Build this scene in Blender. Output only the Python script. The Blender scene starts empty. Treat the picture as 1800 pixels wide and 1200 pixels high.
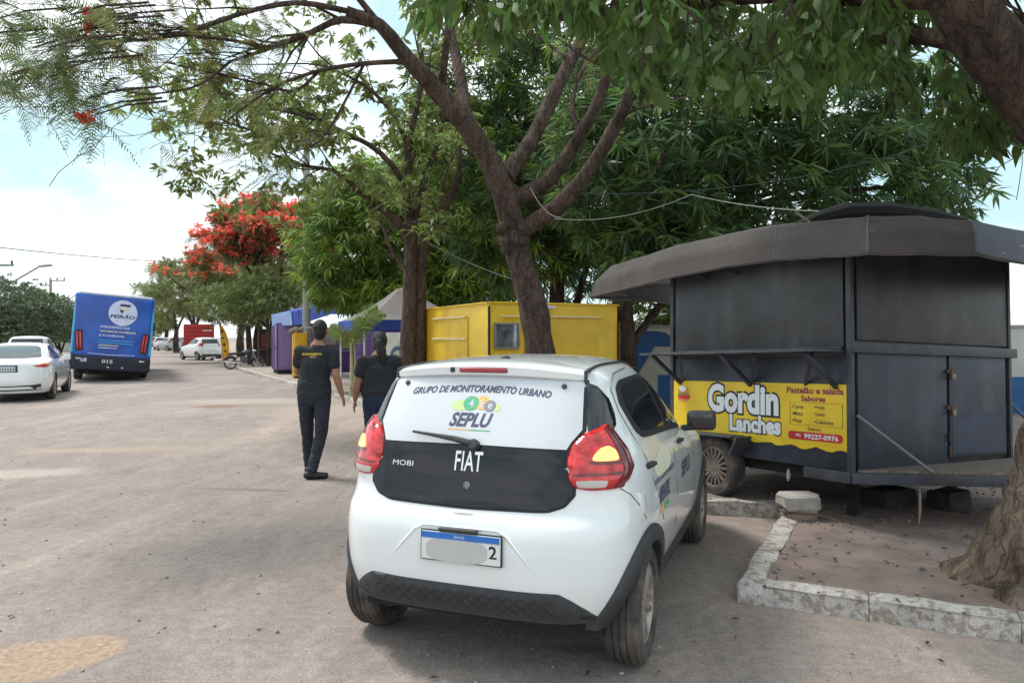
import bpy, bmesh, math, random
import numpy as np
from mathutils import Vector, Matrix, Euler
from mathutils.geometry import delaunay_2d_cdt

scene = bpy.context.scene
COL = scene.collection
random.seed(7)
RNG = np.random.default_rng(7)

# ------------------------------------------------------------------ camera
EYE, FPX, CX, HY = 1.6, 1300.0, 900.0, 592.0        # eye height (m) and the photograph's lens in 1800 px units
cd = bpy.data.cameras.new('camera'); cam = bpy.data.objects.new('camera', cd); COL.objects.link(cam)
cam.location = (0, 0, EYE); cam.rotation_euler = (math.pi/2, 0, 0)
cd.sensor_width = 36; cd.lens = 36*FPX/1800; cd.shift_y = -(600-HY)/1800
cd.clip_start = 0.05; cd.clip_end = 3000
scene.camera = cam

# ------------------------------------------------------------------ sky and sun (bright hazy overcast noon)
SUN_EL, SUN_AZ = math.radians(58), math.radians(-62)     # azimuth measured from +Y, negative = left
world = bpy.data.worlds.new('World'); scene.world = world; world.use_nodes = True
nt = world.node_tree; nt.nodes.clear()
wo = nt.nodes.new('ShaderNodeOutputWorld'); bg = nt.nodes.new('ShaderNodeBackground')
sky = nt.nodes.new('ShaderNodeTexSky'); sky.sky_type = 'NISHITA'; sky.sun_disc = False
sky.sun_elevation = SUN_EL; sky.sun_rotation = SUN_AZ; sky.air_density = 1.0; sky.dust_density = 1.5; sky.ozone_density = 1.0
tc = nt.nodes.new('ShaderNodeTexCoord'); mp = nt.nodes.new('ShaderNodeMapping'); mp.inputs['Scale'].default_value = (1.0, 1.0, 2.4)
n1 = nt.nodes.new('ShaderNodeTexNoise'); n1.inputs['Scale'].default_value = 2.6; n1.inputs['Detail'].default_value = 7; n1.inputs['Roughness'].default_value = .55
n1.inputs['Distortion'].default_value = .3
rp = nt.nodes.new('ShaderNodeValToRGB'); rp.color_ramp.elements[0].position = .40; rp.color_ramp.elements[1].position = .60
mx = nt.nodes.new('ShaderNodeMixRGB')
tint = nt.nodes.new('ShaderNodeMixRGB'); tint.blend_type = 'MIX'; tint.inputs[0].default_value = .82
tint.inputs[2].default_value = (3.1, 4.5, 4.8, 1)
nt.links.new(sky.outputs[0], tint.inputs[1])
nt.links.new(tc.outputs['Generated'], mp.inputs[0]); nt.links.new(mp.outputs[0], n1.inputs[0]); nt.links.new(n1.outputs[0], rp.inputs[0])
nt.links.new(rp.outputs[0], mx.inputs[0]); nt.links.new(tint.outputs[0], mx.inputs[1]); mx.inputs[2].default_value = (6.5, 6.75, 6.9, 1)
nt.links.new(mx.outputs[0], bg.inputs[0]); nt.links.new(bg.outputs[0], wo.inputs[0])
bg.inputs[1].default_value = .1
sd = bpy.data.lights.new('sun', 'SUN'); sun = bpy.data.objects.new('sun', sd); COL.objects.link(sun)
sd.energy = 1.5; sd.angle = math.radians(14); sd.color = (1, .96, .9)
sun.rotation_euler = Vector((-math.sin(SUN_AZ)*math.cos(SUN_EL), -math.cos(SUN_AZ)*math.cos(SUN_EL), -math.sin(SUN_EL))).to_track_quat('-Z', 'Y').to_euler()
vs = scene.view_settings; vs.view_transform = 'Standard'; vs.look = 'None'; vs.exposure = 1.14; vs.gamma = 1; vs.use_curve_mapping = False
scene.cycles.max_bounces = 6; scene.cycles.transparent_max_bounces = 8

# ------------------------------------------------------------------ helpers
def at(px, py, d):                                   # a point seen at photo pixel (px, py), d metres ahead
    return Vector(((px-CX)/FPX*d, d, EYE-(py-HY)/FPX*d))
def gp(px, py, z=0.0):                               # where that pixel meets level z
    d = (EYE-z)*FPX/(py-HY); return Vector(((px-CX)/FPX*d, d, z))

MATS = {}
def mat(name, col, rough=.6, metal=0, var=.12, scale=6, bump=0, bscale=40, coat=0, col2=None, mask=None, spec=.5, detail=6, transl=0, island=0, emit=0, streak=0):
    """Procedural Principled material. var: brightness variation by noise; col2+mask=(scale, lo, hi): second colour in noise patches."""
    if name in MATS: return MATS[name]
    m = bpy.data.materials.new(name); m.use_nodes = True; t = m.node_tree; N = t.nodes; L = t.links
    b = N['Principled BSDF']; b.inputs['Roughness'].default_value = rough; b.inputs['Metallic'].default_value = metal
    b.inputs['Specular IOR Level'].default_value = spec
    if coat: b.inputs['Coat Weight'].default_value = coat; b.inputs['Coat Roughness'].default_value = .06
    tc = N.new('ShaderNodeTexCoord'); co = tc.outputs['Object']
    n = N.new('ShaderNodeTexNoise'); n.inputs['Scale'].default_value = scale; n.inputs['Detail'].default_value = detail; L.new(co, n.inputs[0])
    base = N.new('ShaderNodeRGB'); base.outputs[0].default_value = (*col, 1); out = base.outputs[0]
    if col2:
        n2 = N.new('ShaderNodeTexNoise'); n2.inputs['Scale'].default_value = mask[0]; n2.inputs['Detail'].default_value = 8; n2.inputs['Roughness'].default_value = .65
        if streak: mp = N.new('ShaderNodeMapping'); mp.inputs['Scale'].default_value = (1, 1, streak); L.new(co, mp.inputs[0]); L.new(mp.outputs[0], n2.inputs[0])
        else: L.new(co, n2.inputs[0])
        r2 = N.new('ShaderNodeValToRGB'); r2.color_ramp.elements[0].position = mask[1]; r2.color_ramp.elements[1].position = mask[2]; L.new(n2.outputs[0], r2.inputs[0])
        x = N.new('ShaderNodeMixRGB'); L.new(r2.outputs[0], x.inputs[0]); L.new(out, x.inputs[1]); x.inputs[2].default_value = (*col2, 1); out = x.outputs[0]
    h = N.new('ShaderNodeHueSaturation'); L.new(out, h.inputs['Color'])
    mr = N.new('ShaderNodeMapRange'); mr.inputs[1].default_value = .3; mr.inputs[2].default_value = .7
    mr.inputs[3].default_value = 1-var; mr.inputs[4].default_value = 1+var; L.new(n.outputs[0], mr.inputs[0])
    val = mr.outputs[0]
    if island:
        g = N.new('ShaderNodeNewGeometry'); q = N.new('ShaderNodeMapRange'); q.inputs[3].default_value = 1-island; q.inputs[4].default_value = 1+island
        L.new(g.outputs['Random Per Island'], q.inputs[0]); mm = N.new('ShaderNodeMath'); mm.operation = 'MULTIPLY'; L.new(val, mm.inputs[0]); L.new(q.outputs[0], mm.inputs[1]); val = mm.outputs[0]
        q2 = N.new('ShaderNodeMapRange'); q2.inputs[3].default_value = .5-.035*island/.4; q2.inputs[4].default_value = .5+.02*island/.4
        L.new(g.outputs['Random Per Island'], q2.inputs[0]); L.new(q2.outputs[0], h.inputs['Hue'])
    L.new(val, h.inputs['Value']); L.new(h.outputs[0], b.inputs['Base Color'])
    if bump:
        n3 = N.new('ShaderNodeTexNoise'); n3.inputs['Scale'].default_value = bscale; n3.inputs['Detail'].default_value = 8; L.new(co, n3.inputs[0])
        bp = N.new('ShaderNodeBump'); bp.inputs['Strength'].default_value = bump; bp.inputs['Distance'].default_value = .02; L.new(n3.outputs[0], bp.inputs['Height']); L.new(bp.outputs[0], b.inputs['Normal'])
    if emit:
        b.inputs['Emission Color'].default_value = (*col, 1); b.inputs['Emission Strength'].default_value = emit
    if transl:
        tr = N.new('ShaderNodeBsdfTranslucent'); L.new(h.outputs[0], tr.inputs[0]); ms = N.new('ShaderNodeMixShader'); ms.inputs[0].default_value = transl
        o = N['Material Output']; L.new(b.outputs[0], ms.inputs[1]); L.new(tr.outputs[0], ms.inputs[2]); L.new(ms.outputs[0], o.inputs[0])
    MATS[name] = m; return m

def bark_mat(name, c1, c2, sc=9):
    m = bpy.data.materials.new(name); m.use_nodes = True; t = m.node_tree; N = t.nodes; L = t.links; b = N['Principled BSDF']; b.inputs['Roughness'].default_value = .95; b.inputs['Specular IOR Level'].default_value = .2
    tc = N.new('ShaderNodeTexCoord'); mp = N.new('ShaderNodeMapping'); mp.inputs['Scale'].default_value = (1, 1, .38); L.new(tc.outputs['Object'], mp.inputs[0])
    def ns(k, d, st=mp.outputs[0], dist=0): n = N.new('ShaderNodeTexNoise'); n.inputs['Scale'].default_value = k; n.inputs['Detail'].default_value = d; n.inputs['Roughness'].default_value = .7; n.inputs['Distortion'].default_value = dist; L.new(st, n.inputs[0]); return n.outputs[0]
    a = ns(sc, 10, dist=.6); bl = ns(1.7, 6, tc.outputs['Object']); v = N.new('ShaderNodeTexVoronoi'); v.feature = 'DISTANCE_TO_EDGE'; v.inputs['Scale'].default_value = sc*2.0
    wob = N.new('ShaderNodeMixRGB'); wob.inputs[0].default_value = .12; L.new(mp.outputs[0], wob.inputs[1]); nn = N.new('ShaderNodeTexNoise'); nn.inputs['Scale'].default_value = sc*1.2; L.new(mp.outputs[0], nn.inputs[0]); L.new(nn.outputs[1], wob.inputs[2]); L.new(wob.outputs[0], v.inputs[0])
    r = N.new('ShaderNodeValToRGB'); r.color_ramp.elements[0].position = .40; r.color_ramp.elements[1].position = .60; r.color_ramp.elements[0].color = (*c2, 1); r.color_ramp.elements[1].color = (*c1, 1); L.new(a, r.inputs[0])
    x = N.new('ShaderNodeMixRGB'); x.blend_type = 'MULTIPLY'; x.inputs[0].default_value = .8; L.new(r.outputs[0], x.inputs[1]); r2 = N.new('ShaderNodeValToRGB'); r2.color_ramp.elements[0].position = .35; r2.color_ramp.elements[1].position = .65; r2.color_ramp.elements[0].color = (.6, .58, .56, 1); r2.color_ramp.elements[1].color = (1.25, 1.22, 1.2, 1); L.new(bl, r2.inputs[0]); L.new(r2.outputs[0], x.inputs[2]); L.new(x.outputs[0], b.inputs['Base Color'])
    mn = N.new('ShaderNodeMath'); mn.operation = 'MINIMUM'; mn.inputs[1].default_value = .12; L.new(v.outputs['Distance'], mn.inputs[0]); ad = N.new('ShaderNodeMath'); ad.operation = 'MULTIPLY_ADD'; ad.inputs[1].default_value = 2.4; L.new(mn.outputs[0], ad.inputs[0]); L.new(a, ad.inputs[2])
    bp = N.new('ShaderNodeBump'); bp.inputs['Strength'].default_value = 1; bp.inputs['Distance'].default_value = .055; L.new(ad.outputs[0], bp.inputs['Height']); L.new(bp.outputs[0], b.inputs['Normal']); MATS[name] = m; return m

def link(name, me, m=None, parent=None, sharp=35):
    o = bpy.data.objects.new(name, me); COL.objects.link(o)
    if m is not None: me.materials.append(m)
    if sharp is not None:
        me.shade_smooth(); me.set_sharp_from_angle(angle=math.radians(sharp))
    if parent is not None: o.parent = parent
    return o
def obj(name, bm, m=None, parent=None, sharp=35):
    me = bpy.data.meshes.new(name); bm.normal_update(); bm.to_mesh(me); bm.free(); return link(name, me, m, parent, sharp)
def raw(name, v, f, m=None, parent=None, sharp=35):
    me = bpy.data.meshes.new(name); me.from_pydata([tuple(p) for p in v], [], f); me.update(); return link(name, me, m, parent, sharp)
def fast(name, v, quads, m=None, parent=None, smooth=False):
    """numpy mesh of quads (or triangles): v (n,3), quads (k,4 or 3)"""
    me = bpy.data.meshes.new(name); k = quads.shape[1]
    me.vertices.add(len(v)); me.vertices.foreach_set('co', np.ascontiguousarray(v, dtype=np.float32).ravel())
    me.loops.add(quads.size); me.loops.foreach_set('vertex_index', np.ascontiguousarray(quads, dtype=np.int32).ravel())
    me.polygons.add(len(quads)); me.polygons.foreach_set('loop_start', np.arange(0, quads.size, k, dtype=np.int32))
    me.update(calc_edges=True)
    o = link(name, me, m, parent, None)
    if smooth: me.shade_smooth()
    return o
def thing(name, label, cat, loc=(0, 0, 0), rz=0, group=None):
    o = bpy.data.objects.new(name, None); COL.objects.link(o); o.empty_display_size = .2
    o.location = loc; o.rotation_euler = (0, 0, rz); tag(o, label, cat, group); return o
def tag(o, label=None, cat=None, group=None, kind=None):
    if label: o['label'] = label
    if cat: o['category'] = cat
    if group: o['group'] = group
    if kind: o['kind'] = kind
    return o
def copy_tree(o, parent=None):
    c = o.copy(); COL.objects.link(c)
    if parent is not None: c.parent = parent
    for ch in list(o.children): copy_tree(ch, c)
    return c
def BM(): return bmesh.new()
def box(bm, c, s, rot=None, bev=0, seg=2, jit=0):
    r = bmesh.ops.create_cube(bm, size=1); vs = r['verts']
    bmesh.ops.scale(bm, vec=Vector(s), verts=vs)
    if bev:
        es = list({e for v in vs for e in v.link_edges})
        q = bmesh.ops.bevel(bm, geom=es, offset=bev, segments=seg, affect='EDGES', profile=.6)
        vs = list({v for f in q['faces'] for v in f.verts} | {v for v in vs if v.is_valid})
    if jit:
        for v in vs: v.co += Vector((random.uniform(-jit, jit), random.uniform(-jit, jit), random.uniform(-jit, jit)))
    M = Matrix.Translation(Vector(c))
    if rot is not None: M = M @ (rot if isinstance(rot, Matrix) else Euler(rot).to_matrix()).to_4x4()
    bmesh.ops.transform(bm, matrix=M, verts=vs); return vs
def bar(bm, a, b, w, h=None, bev=0):                # square bar from a to b
    a, b = Vector(a), Vector(b); d = b-a; q = d.to_track_quat('Y', 'Z').to_matrix()
    return box(bm, (a+b)/2, (w, d.length, h or w), q, bev)
def tube(bm, pts, r, n=8, cap=True):
    pts = [Vector(p) for p in pts]; k = len(pts); rs = r if hasattr(r, '__len__') else [r]*k
    t = [(pts[min(i+1, k-1)]-pts[max(i-1, 0)]).normalized() for i in range(k)]
    u = t[0].orthogonal().normalized(); rings = []
    for i in range(k):
        u = (u-t[i]*u.dot(t[i])).normalized(); w = t[i].cross(u)
        rings.append([bm.verts.new(pts[i]+(u*math.cos(2*math.pi*j/n)+w*math.sin(2*math.pi*j/n))*rs[i]) for j in range(n)])
    for i in range(k-1):
        for j in range(n): bm.faces.new((rings[i][j], rings[i][(j+1) % n], rings[i+1][(j+1) % n], rings[i+1][j]))
    if cap: bm.faces.new(rings[0][::-1]); bm.faces.new(rings[-1])
    return rings
def lathe(bm, prof, n=24, M=None, closed=False):     # prof: (r, z) list around local Z
    rings = []; M = M or Matrix()
    for r, z in prof: rings.append([bm.verts.new(M @ Vector((r*math.cos(2*math.pi*j/n), r*math.sin(2*math.pi*j/n), z))) for j in range(n)])
    m = len(rings)
    for i in range(m if closed else m-1):
        a, b = rings[i], rings[(i+1) % m]
        for j in range(n): bm.faces.new((a[j], a[(j+1) % n], b[(j+1) % n], b[j]))
    if not closed:
        if prof[0][0] > 1e-4: bm.faces.new(rings[0][::-1])
        if prof[-1][0] > 1e-4: bm.faces.new(rings[-1])
def plate(bm, poly, h, fn=None):                     # prism: polygon of 3-D points thickened along its normal by h
    p = [Vector(q) for q in poly]; nrm = Vector((0, 0, 0))
    for i in range(len(p)): nrm += p[i].cross(p[(i+1) % len(p)])
    nrm.normalize(); a = [bm.verts.new(q) for q in p]; b = [bm.verts.new(q+nrm*h) for q in p]
    bm.faces.new(a[::-1]); bm.faces.new(b)
    for i in range(len(p)): j = (i+1) % len(p); bm.faces.new((a[i], a[j], b[j], b[i]))
def part(name, m, parent, fn, *a, sharp=35, **k):
    b = BM(); fn(b, *a, **k); return obj(name, b, m, parent, sharp)
def text2d(s, size=1.0, bold=0.0, shear=0.0, sx=1.0, align='CENTER', spacing=1.0):
    """flat outline of a word as (2-D points, faces), centred on its own box"""
    c = bpy.data.curves.new('t', 'FONT'); c.body = s; c.size = size; c.offset = bold*size; c.shear = shear; c.align_x = align; c.resolution_u = 3; c.space_character = spacing
    o = bpy.data.objects.new('t', c); COL.objects.link(o); dg = bpy.context.evaluated_depsgraph_get()
    me = bpy.data.meshes.new_from_object(o.evaluated_get(dg)); bpy.data.objects.remove(o); bpy.data.curves.remove(c)
    v = np.array([x.co[:2] for x in me.vertices]); f = [tuple(p.vertices) for p in me.polygons]; bpy.data.meshes.remove(me)
    v[:, 0] *= sx; lo, hi = v.min(0), v.max(0); mid = (lo+hi)/2
    if align == 'LEFT': mid[0] = lo[0]
    return v-mid, f, hi-lo
def words(name, s, m, parent, place, width=None, height=None, **k):
    """lettering laid on a surface by place(u, v) -> 3-D point; scaled to width and/or height"""
    ref = k.pop('ref', None); v, f, wh = text2d(s, **k); wh = text2d(s, **{**k, 'bold': ref})[2] if ref is not None else wh; k1 = width/wh[0] if width else height/wh[1]; k2 = height/wh[1] if height else k1
    if k.get('align') == 'LEFT' and not width: k1 = k2*.9
    return raw(name, [place(a*k1, b*k2) for a, b in v], f, m, parent, None)
def fill2d(poly, step):
    """triangles covering a 2-D polygon, with a grid of inner points"""
    p = np.array(poly); lo, hi = p.min(0), p.max(0); n = len(p)
    # resample the rim
    rim = []
    for i in range(n):
        a, b = p[i], p[(i+1) % n]; k = max(1, int(np.linalg.norm((b-a)/np.array(step))))
        for j in range(k): rim.append(a+(b-a)*j/k)
    pts = [Vector(q) for q in rim]; m = len(pts)
    for x in np.arange(lo[0]+step[0]/2, hi[0], step[0]):
        for y in np.arange(lo[1]+step[1]/2, hi[1], step[1]): pts.append(Vector((x, y)))
    r = delaunay_2d_cdt(pts, [], [list(range(m))], 1, 1e-5)
    return [tuple(v) for v in r[0]], [tuple(f) for f in r[2]], m
def rim_dist(P):
    P = np.array(P); n = len(P)
    def edge_d(q):
        best = 9
        for i in range(n):
            a, b = P[i], P[(i+1) % n]; ab = b-a; t = max(0, min(1, np.dot(np.array(q)-a, ab)/max(np.dot(ab, ab), 1e-12)))
            best = min(best, np.linalg.norm(np.array(q)-a-ab*t))
        return best
    return edge_d
def skin(name, poly, step, place, m, parent, lift=.004, deep=.02, round_=0, sharp=40, hfn=None):
    """a panel lying on a surface: place(u, v, h) -> point h metres off the surface; edges go down 'deep' below"""
    v, f, _ = fill2d(poly, step); P = np.array(poly); n = len(P)
    edge_d = rim_dist(poly)
    bm = BM(); vs = []
    for q in v:
        h = lift
        if round_: e = min(edge_d(q)/round_, 1); h = lift*math.sqrt(max(0, 1-(1-e)**2))+.0015
        if hfn: h = hfn(q)
        vs.append(bm.verts.new(place(q[0], q[1], h)))
    for t in f:
        try: bm.faces.new([vs[i] for i in t])
        except ValueError: pass
    if deep:
        es = [e for e in bm.edges if len(e.link_faces) == 1]; low = {}
        for e in es:
            for w in e.verts:
                if w not in low: q = v[vs.index(w)]; low[w] = bm.verts.new(place(q[0], q[1], -deep))
        for e in es:
            a, b = e.verts; fl = e.link_faces[0]; ls = [l.vert for l in fl.loops]
            if ls[(ls.index(a)+1) % len(ls)] == b: a, b = b, a
            bm.faces.new((a, b, low[b], low[a]))
    bmesh.ops.delete(bm, geom=[v for v in bm.verts if not v.link_faces], context='VERTS')
    bmesh.ops.recalc_face_normals(bm, faces=bm.faces)
    return obj(name, bm, m, parent, sharp)
def loop_round(poly, r=.25, k=3):
    """rounds the corners of a 2-D polygon"""
    out = []; n = len(poly)
    for i in range(n):
        a, b, c = np.array(poly[i-1]), np.array(poly[i]), np.array(poly[(i+1) % n]); p, q = b+(a-b)*r, b+(c-b)*r
        for j in range(k+1): t = j/k; out.append(tuple((1-t)**2*p+2*t*(1-t)*b+t*t*q))
    return out

# ------------------------------------------------------------------ ground, road surface, pavement, kerbs
def ground_mat():
    m = bpy.data.materials.new('dusty_asphalt'); m.use_nodes = True; t = m.node_tree; N = t.nodes; L = t.links; b = N['Principled BSDF']
    tc = N.new('ShaderNodeTexCoord'); co = tc.outputs['Object']
    def noise(sc, det=8, ro=.6, dist=0, stretch=None):
        n = N.new('ShaderNodeTexNoise'); n.inputs['Scale'].default_value = sc; n.inputs['Detail'].default_value = det; n.inputs['Roughness'].default_value = ro; n.inputs['Distortion'].default_value = dist
        if stretch:
            mp = N.new('ShaderNodeMapping'); mp.inputs['Scale'].default_value = stretch; mp.inputs['Rotation'].default_value = (0, 0, math.radians(-25)); L.new(co, mp.inputs[0]); L.new(mp.outputs[0], n.inputs[0])
        else: L.new(co, n.inputs[0])
        return n.outputs[0]
    def ramp(src, lo, hi, c0=(0, 0, 0), c1=(1, 1, 1)):
        r = N.new('ShaderNodeValToRGB'); r.color_ramp.elements[0].position = lo; r.color_ramp.elements[1].position = hi
        r.color_ramp.elements[0].color = (*c0, 1); r.color_ramp.elements[1].color = (*c1, 1); L.new(src, r.inputs[0]); return r.outputs[0]
    def mix(f, a, c, mode='MIX'):
        x = N.new('ShaderNodeMixRGB'); x.blend_type = mode
        if isinstance(f, float): x.inputs[0].default_value = f
        else: L.new(f, x.inputs[0])
        for i, s in ((1, a), (2, c)):
            if isinstance(s, tuple): x.inputs[i].default_value = (*s, 1)
            else: L.new(s, x.inputs[i])
        return x.outputs[0]
    c = mix(ramp(noise(.22, 5, .55, .4), .35, .68), (.262, .219, .202), (.328, .275, .250))         # worn asphalt under red-brown dust
    c = mix(ramp(noise(.7, 8, .65, .6, (1, .25, 1)), .5, .74), c, (.43, .355, .31))                # pale dust streaks along the road
    c = mix(ramp(noise(2.3, 8, .7), .56, .76), c, (.225, .188, .17))                              # darker worn spots
    c = mix(.6, c, ramp(noise(75, 4, .75), .34, .66, (.5, .5, .5), (1.5, 1.48, 1.45)), 'MULTIPLY')    # aggregate
    c = mix(.6, c, ramp(noise(14, 7, .75), .32, .68, (.66, .66, .66), (1.34, 1.33, 1.32)), 'MULTIPLY'); c = mix(.55, c, ramp(noise(3.2, 8, .7, .5, (1, .45, 1)), .32, .68, (.74, .73, .73), (1.24, 1.23, 1.22)), 'MULTIPLY')
    v = N.new('ShaderNodeTexVoronoi'); v.inputs['Scale'].default_value = 55; L.new(co, v.inputs[0])
    c = mix(ramp(v.outputs['Distance'], .03, .11, (.55, .55, .55), (0, 0, 0)), c, (.38, .33, .29))      # scattered grit
    # bare patches where the asphalt has worn away: warped ellipses with crumbling rims
    warp = N.new('ShaderNodeTexNoise'); warp.inputs['Scale'].default_value = 2.2; warp.inputs['Detail'].default_value = 9; warp.inputs['Roughness'].default_value = .7; L.new(co, warp.inputs[0])
    def patch(c, px, py, wx, wy, rot, col, soft=.25, amp=1.1):
        p = gp(px, py); mp = N.new('ShaderNodeMapping'); mp.vector_type = 'TEXTURE'; mp.inputs['Location'].default_value = (p.x, p.y, 0); mp.inputs['Rotation'].default_value = (0, 0, math.radians(rot)); mp.inputs['Scale'].default_value = (wx, wy, 1); L.new(co, mp.inputs[0])
        ln = N.new('ShaderNodeVectorMath'); ln.operation = 'LENGTH'; L.new(mp.outputs[0], ln.inputs[0]); ma = N.new('ShaderNodeMath'); ma.operation = 'MULTIPLY_ADD'; ma.inputs[1].default_value = amp; L.new(warp.outputs[0], ma.inputs[0]); L.new(ln.outputs['Value'], ma.inputs[2])
        r = ramp(ma.outputs[0], .95+.5*amp-soft if False else 1.0, 1.0+soft, (1, 1, 1), (0, 0, 0)); sc_ = N.new('ShaderNodeMath'); sc_.operation = 'MULTIPLY'; sc_.inputs[1].default_value = .55; L.new(ma.outputs[0], sc_.inputs[0]); r = ramp(sc_.outputs[0], .55, .55+soft*.4, (1, 1, 1), (0, 0, 0))
        cc = mix(ramp(noise(30, 6, .7), .35, .65), tuple(k*.62 for k in col), tuple(k*1.1 for k in col)); return mix(r, c, cc)
    c = patch(c, 95, 1155, .78, .46, 25, (.42, .305, .225), .10, 1.05); c = patch(c, 190, 790, 2.0, .42, 8, (.42, .33, .27), .5); c = patch(c, 30, 832, 1.1, .5, 10, (.48, .41, .36), .6); c = patch(c, 383, 714, .9, .8, 0, (.30, .20, .15), .4)
    c = patch(c, 480, 704, 3.2, 1.2, 10, (.46, .38, .33), .7); c = patch(c, 590, 720, 1.8, 2.2, 0, (.44, .36, .31), .7); c = patch(c, 120, 668, 5, 1.2, -10, (.40, .33, .30), .8)
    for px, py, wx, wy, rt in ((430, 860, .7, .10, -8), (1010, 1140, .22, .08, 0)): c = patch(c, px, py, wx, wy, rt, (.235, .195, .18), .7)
    vo = N.new('ShaderNodeTexVoronoi'); vo.feature = 'DISTANCE_TO_EDGE'; vo.inputs['Scale'].default_value = .55; wv = N.new('ShaderNodeMixRGB'); wv.inputs[0].default_value = .35; L.new(co, wv.inputs[1]); L.new(warp.outputs[1], wv.inputs[2]); L.new(wv.outputs[0], vo.inputs[0])
    ck = mix(1.0, ramp(vo.outputs['Distance'], .004, .014, (.55, .55, .55), (0, 0, 0)), ramp(noise(.5, 3), .54, .66), 'MULTIPLY'); c = mix(ck, c, (.15, .125, .115))
    L.new(c, b.inputs['Base Color']); b.inputs['Roughness'].default_value = .88; b.inputs['Specular IOR Level'].default_value = .25
    bp = N.new('ShaderNodeBump'); bp.inputs['Strength'].default_value = .5; bp.inputs['Distance'].default_value = .012; L.new(noise(60, 6, .7), bp.inputs['Height'])
    b2 = N.new('ShaderNodeBump'); b2.inputs['Strength'].default_value = .6; b2.inputs['Distance'].default_value = .05; L.new(noise(3, 6, .6), b2.inputs['Height']); L.new(b2.outputs[0], bp.inputs['Normal'])
    L.new(bp.outputs[0], b.inputs['Normal']); return m
g = BM(); s = 1500
vs4 = [g.verts.new(p) for p in ((-s, -s, 0), (s, -s, 0), (s, s, 0), (-s, s, 0))]; g.faces.new(vs4)
tag(obj('ground', g, ground_mat(), None, None), kind='structure')

DIRT = mat('packed_dirt', (.275, .215, .190), .95, var=.35, scale=6, bump=1, bscale=22, col2=(.19, .14, .115), mask=(3.0, .42, .66))
GRIT = mat('orange_grit', (.42, .29, .19), .95, var=.3, scale=25, bump=1, bscale=60, col2=(.28, .205, .16), mask=(9, .45, .65))
PALE = mat('pale_dust', (.40, .33, .285), .95, var=.25, scale=14, bump=.5, bscale=60, col2=(.27, .225, .2), mask=(4, .45, .62))
PAV = mat('pavement_concrete', (.36, .30, .26), .9, var=.2, scale=3, bump=.4, bscale=30, col2=(.27, .2, .165), mask=(.9, .42, .62))

def blob(name, poly, z, m, n_noise=.08, sub=4):
    """thin irregular sheet with a ragged outline"""
    pts = []; n = len(poly)
    for i in range(n):
        a, c = Vector(poly[i]), Vector(poly[(i+1) % n])
        for j in range(sub):
            p = a.lerp(c, j/sub); w = (c-a).length; pts.append((p.x+random.uniform(-1, 1)*n_noise*w, p.y+random.uniform(-1, 1)*n_noise*w*.6))
    k = BM(); f = [k.verts.new((x, y, z)) for x, y in pts]; k.faces.new(f); bmesh.ops.triangulate(k, faces=k.faces)
    return tag(obj(name, k, m, None, None), kind='structure')
def G2(*pp): return [gp(x, y)[:2] for x, y in pp]
# kerb line: far along the right-hand pavement, then round the notch of the dirt island beside the parked car
KERB = [(-24.0, 58.0), (-11.9, 33.0), (-3.95, 18.0), (1.70, 6.68), (2.42, 6.52), (1.36, 4.47), (2.66, 3.86), (7.5, 1.6)]
KH = .125
# raised ground behind the kerb (gently uneven dirt)
inner = [Vector((x, y)) for x, y in KERB]
outer = [(7.5, 1.6), (60, 5), (60, 130), (-24, 130), (-55, 125)]
poly = [tuple(p) for p in inner]+outer[1:]
def raised(name, poly, m, step, z, amp):
    v, f, k = fill2d(poly, step); from mathutils import noise as mn
    pts = [(x, y, z+(amp*(mn.noise(Vector((x*.9, y*.9, 3)))+.5*mn.noise(Vector((x*3, y*3, 1)))) if i >= k else 0)) for i, (x, y) in enumerate(v)]
    return tag(raw(name, pts, f, m, None, 60), kind='structure')
near = [(1.70, 6.68), (2.42, 6.52), (1.36, 4.47), (2.66, 3.86), (7.5, 1.6), (14, 3), (14, 16), (-2.96, 16)]
raised('dirt_island', near, DIRT, (.22, .22), KH-.012, .022)
far_p = [(-24.0, 58.0), (-11.9, 33.0), (-3.95, 18.0), (-2.96, 16), (14, 16), (14, 3), (80, 3), (80, 200), (-90, 200)]
raised('pavement', far_p, PAV, (2.0, 2.0), KH-.012, .015)
WPAINT = mat('worn_white_kerb_paint', (.53, .495, .465), .85, var=.2, scale=8, bump=1, bscale=30, col2=(.30, .24, .205), mask=(15, .47, .57))
kerb = tag(bpy.data.objects.new('kerb', None), kind='structure'); COL.objects.link(kerb)
def kerb_run(a, b, ln, w=.15, m=WPAINT):
    a, b = Vector((*a, 0)), Vector((*b, 0)); d = b-a; n = max(1, round(d.length/ln)); rz = math.atan2(d.y, d.x)
    for i in range(n):
        c = a+d*((i+.5)/n); k = BM()
        box(k, (0, 0, 0), (d.length/n+.004, w, KH+.10), None, .022, 2)
        bmesh.ops.subdivide_edges(k, edges=[e for e in k.edges if e.calc_length() > .25], cuts=4, use_grid_fill=True)
        for v in k.verts: v.co += Vector((0, random.uniform(-.011, .011), random.uniform(-.012, .009)))
        o = obj('kerbstone', k, m, kerb, 50); inw = Vector((-d.y, d.x, 0)).normalized()*(w/2)
        o.location = (c.x+inw.x*KSIDE, c.y+inw.y*KSIDE, (KH-.10)/2+random.uniform(-.006, .006)); o.rotation_euler = (random.uniform(-.02, .02), 0, rz+random.uniform(-.008, .008))
KSIDE = 1
for i in range(len(KERB)-1):
    kerb_run(KERB[i], KERB[i+1], (2.2, 1.6, .95, .62, .72, .62, .8)[i], .15, WPAINT)

kerb_run((-14.0, 15.3), (-58.0, 110.0), 3.2, .16, WPAINT)
raised('left_pavement', [(-14.0, 15.3), (-58.0, 110.0), (-90, 110), (-46, 10)], PAV, (3.0, 3.0), KH-.012, .012)
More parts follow.
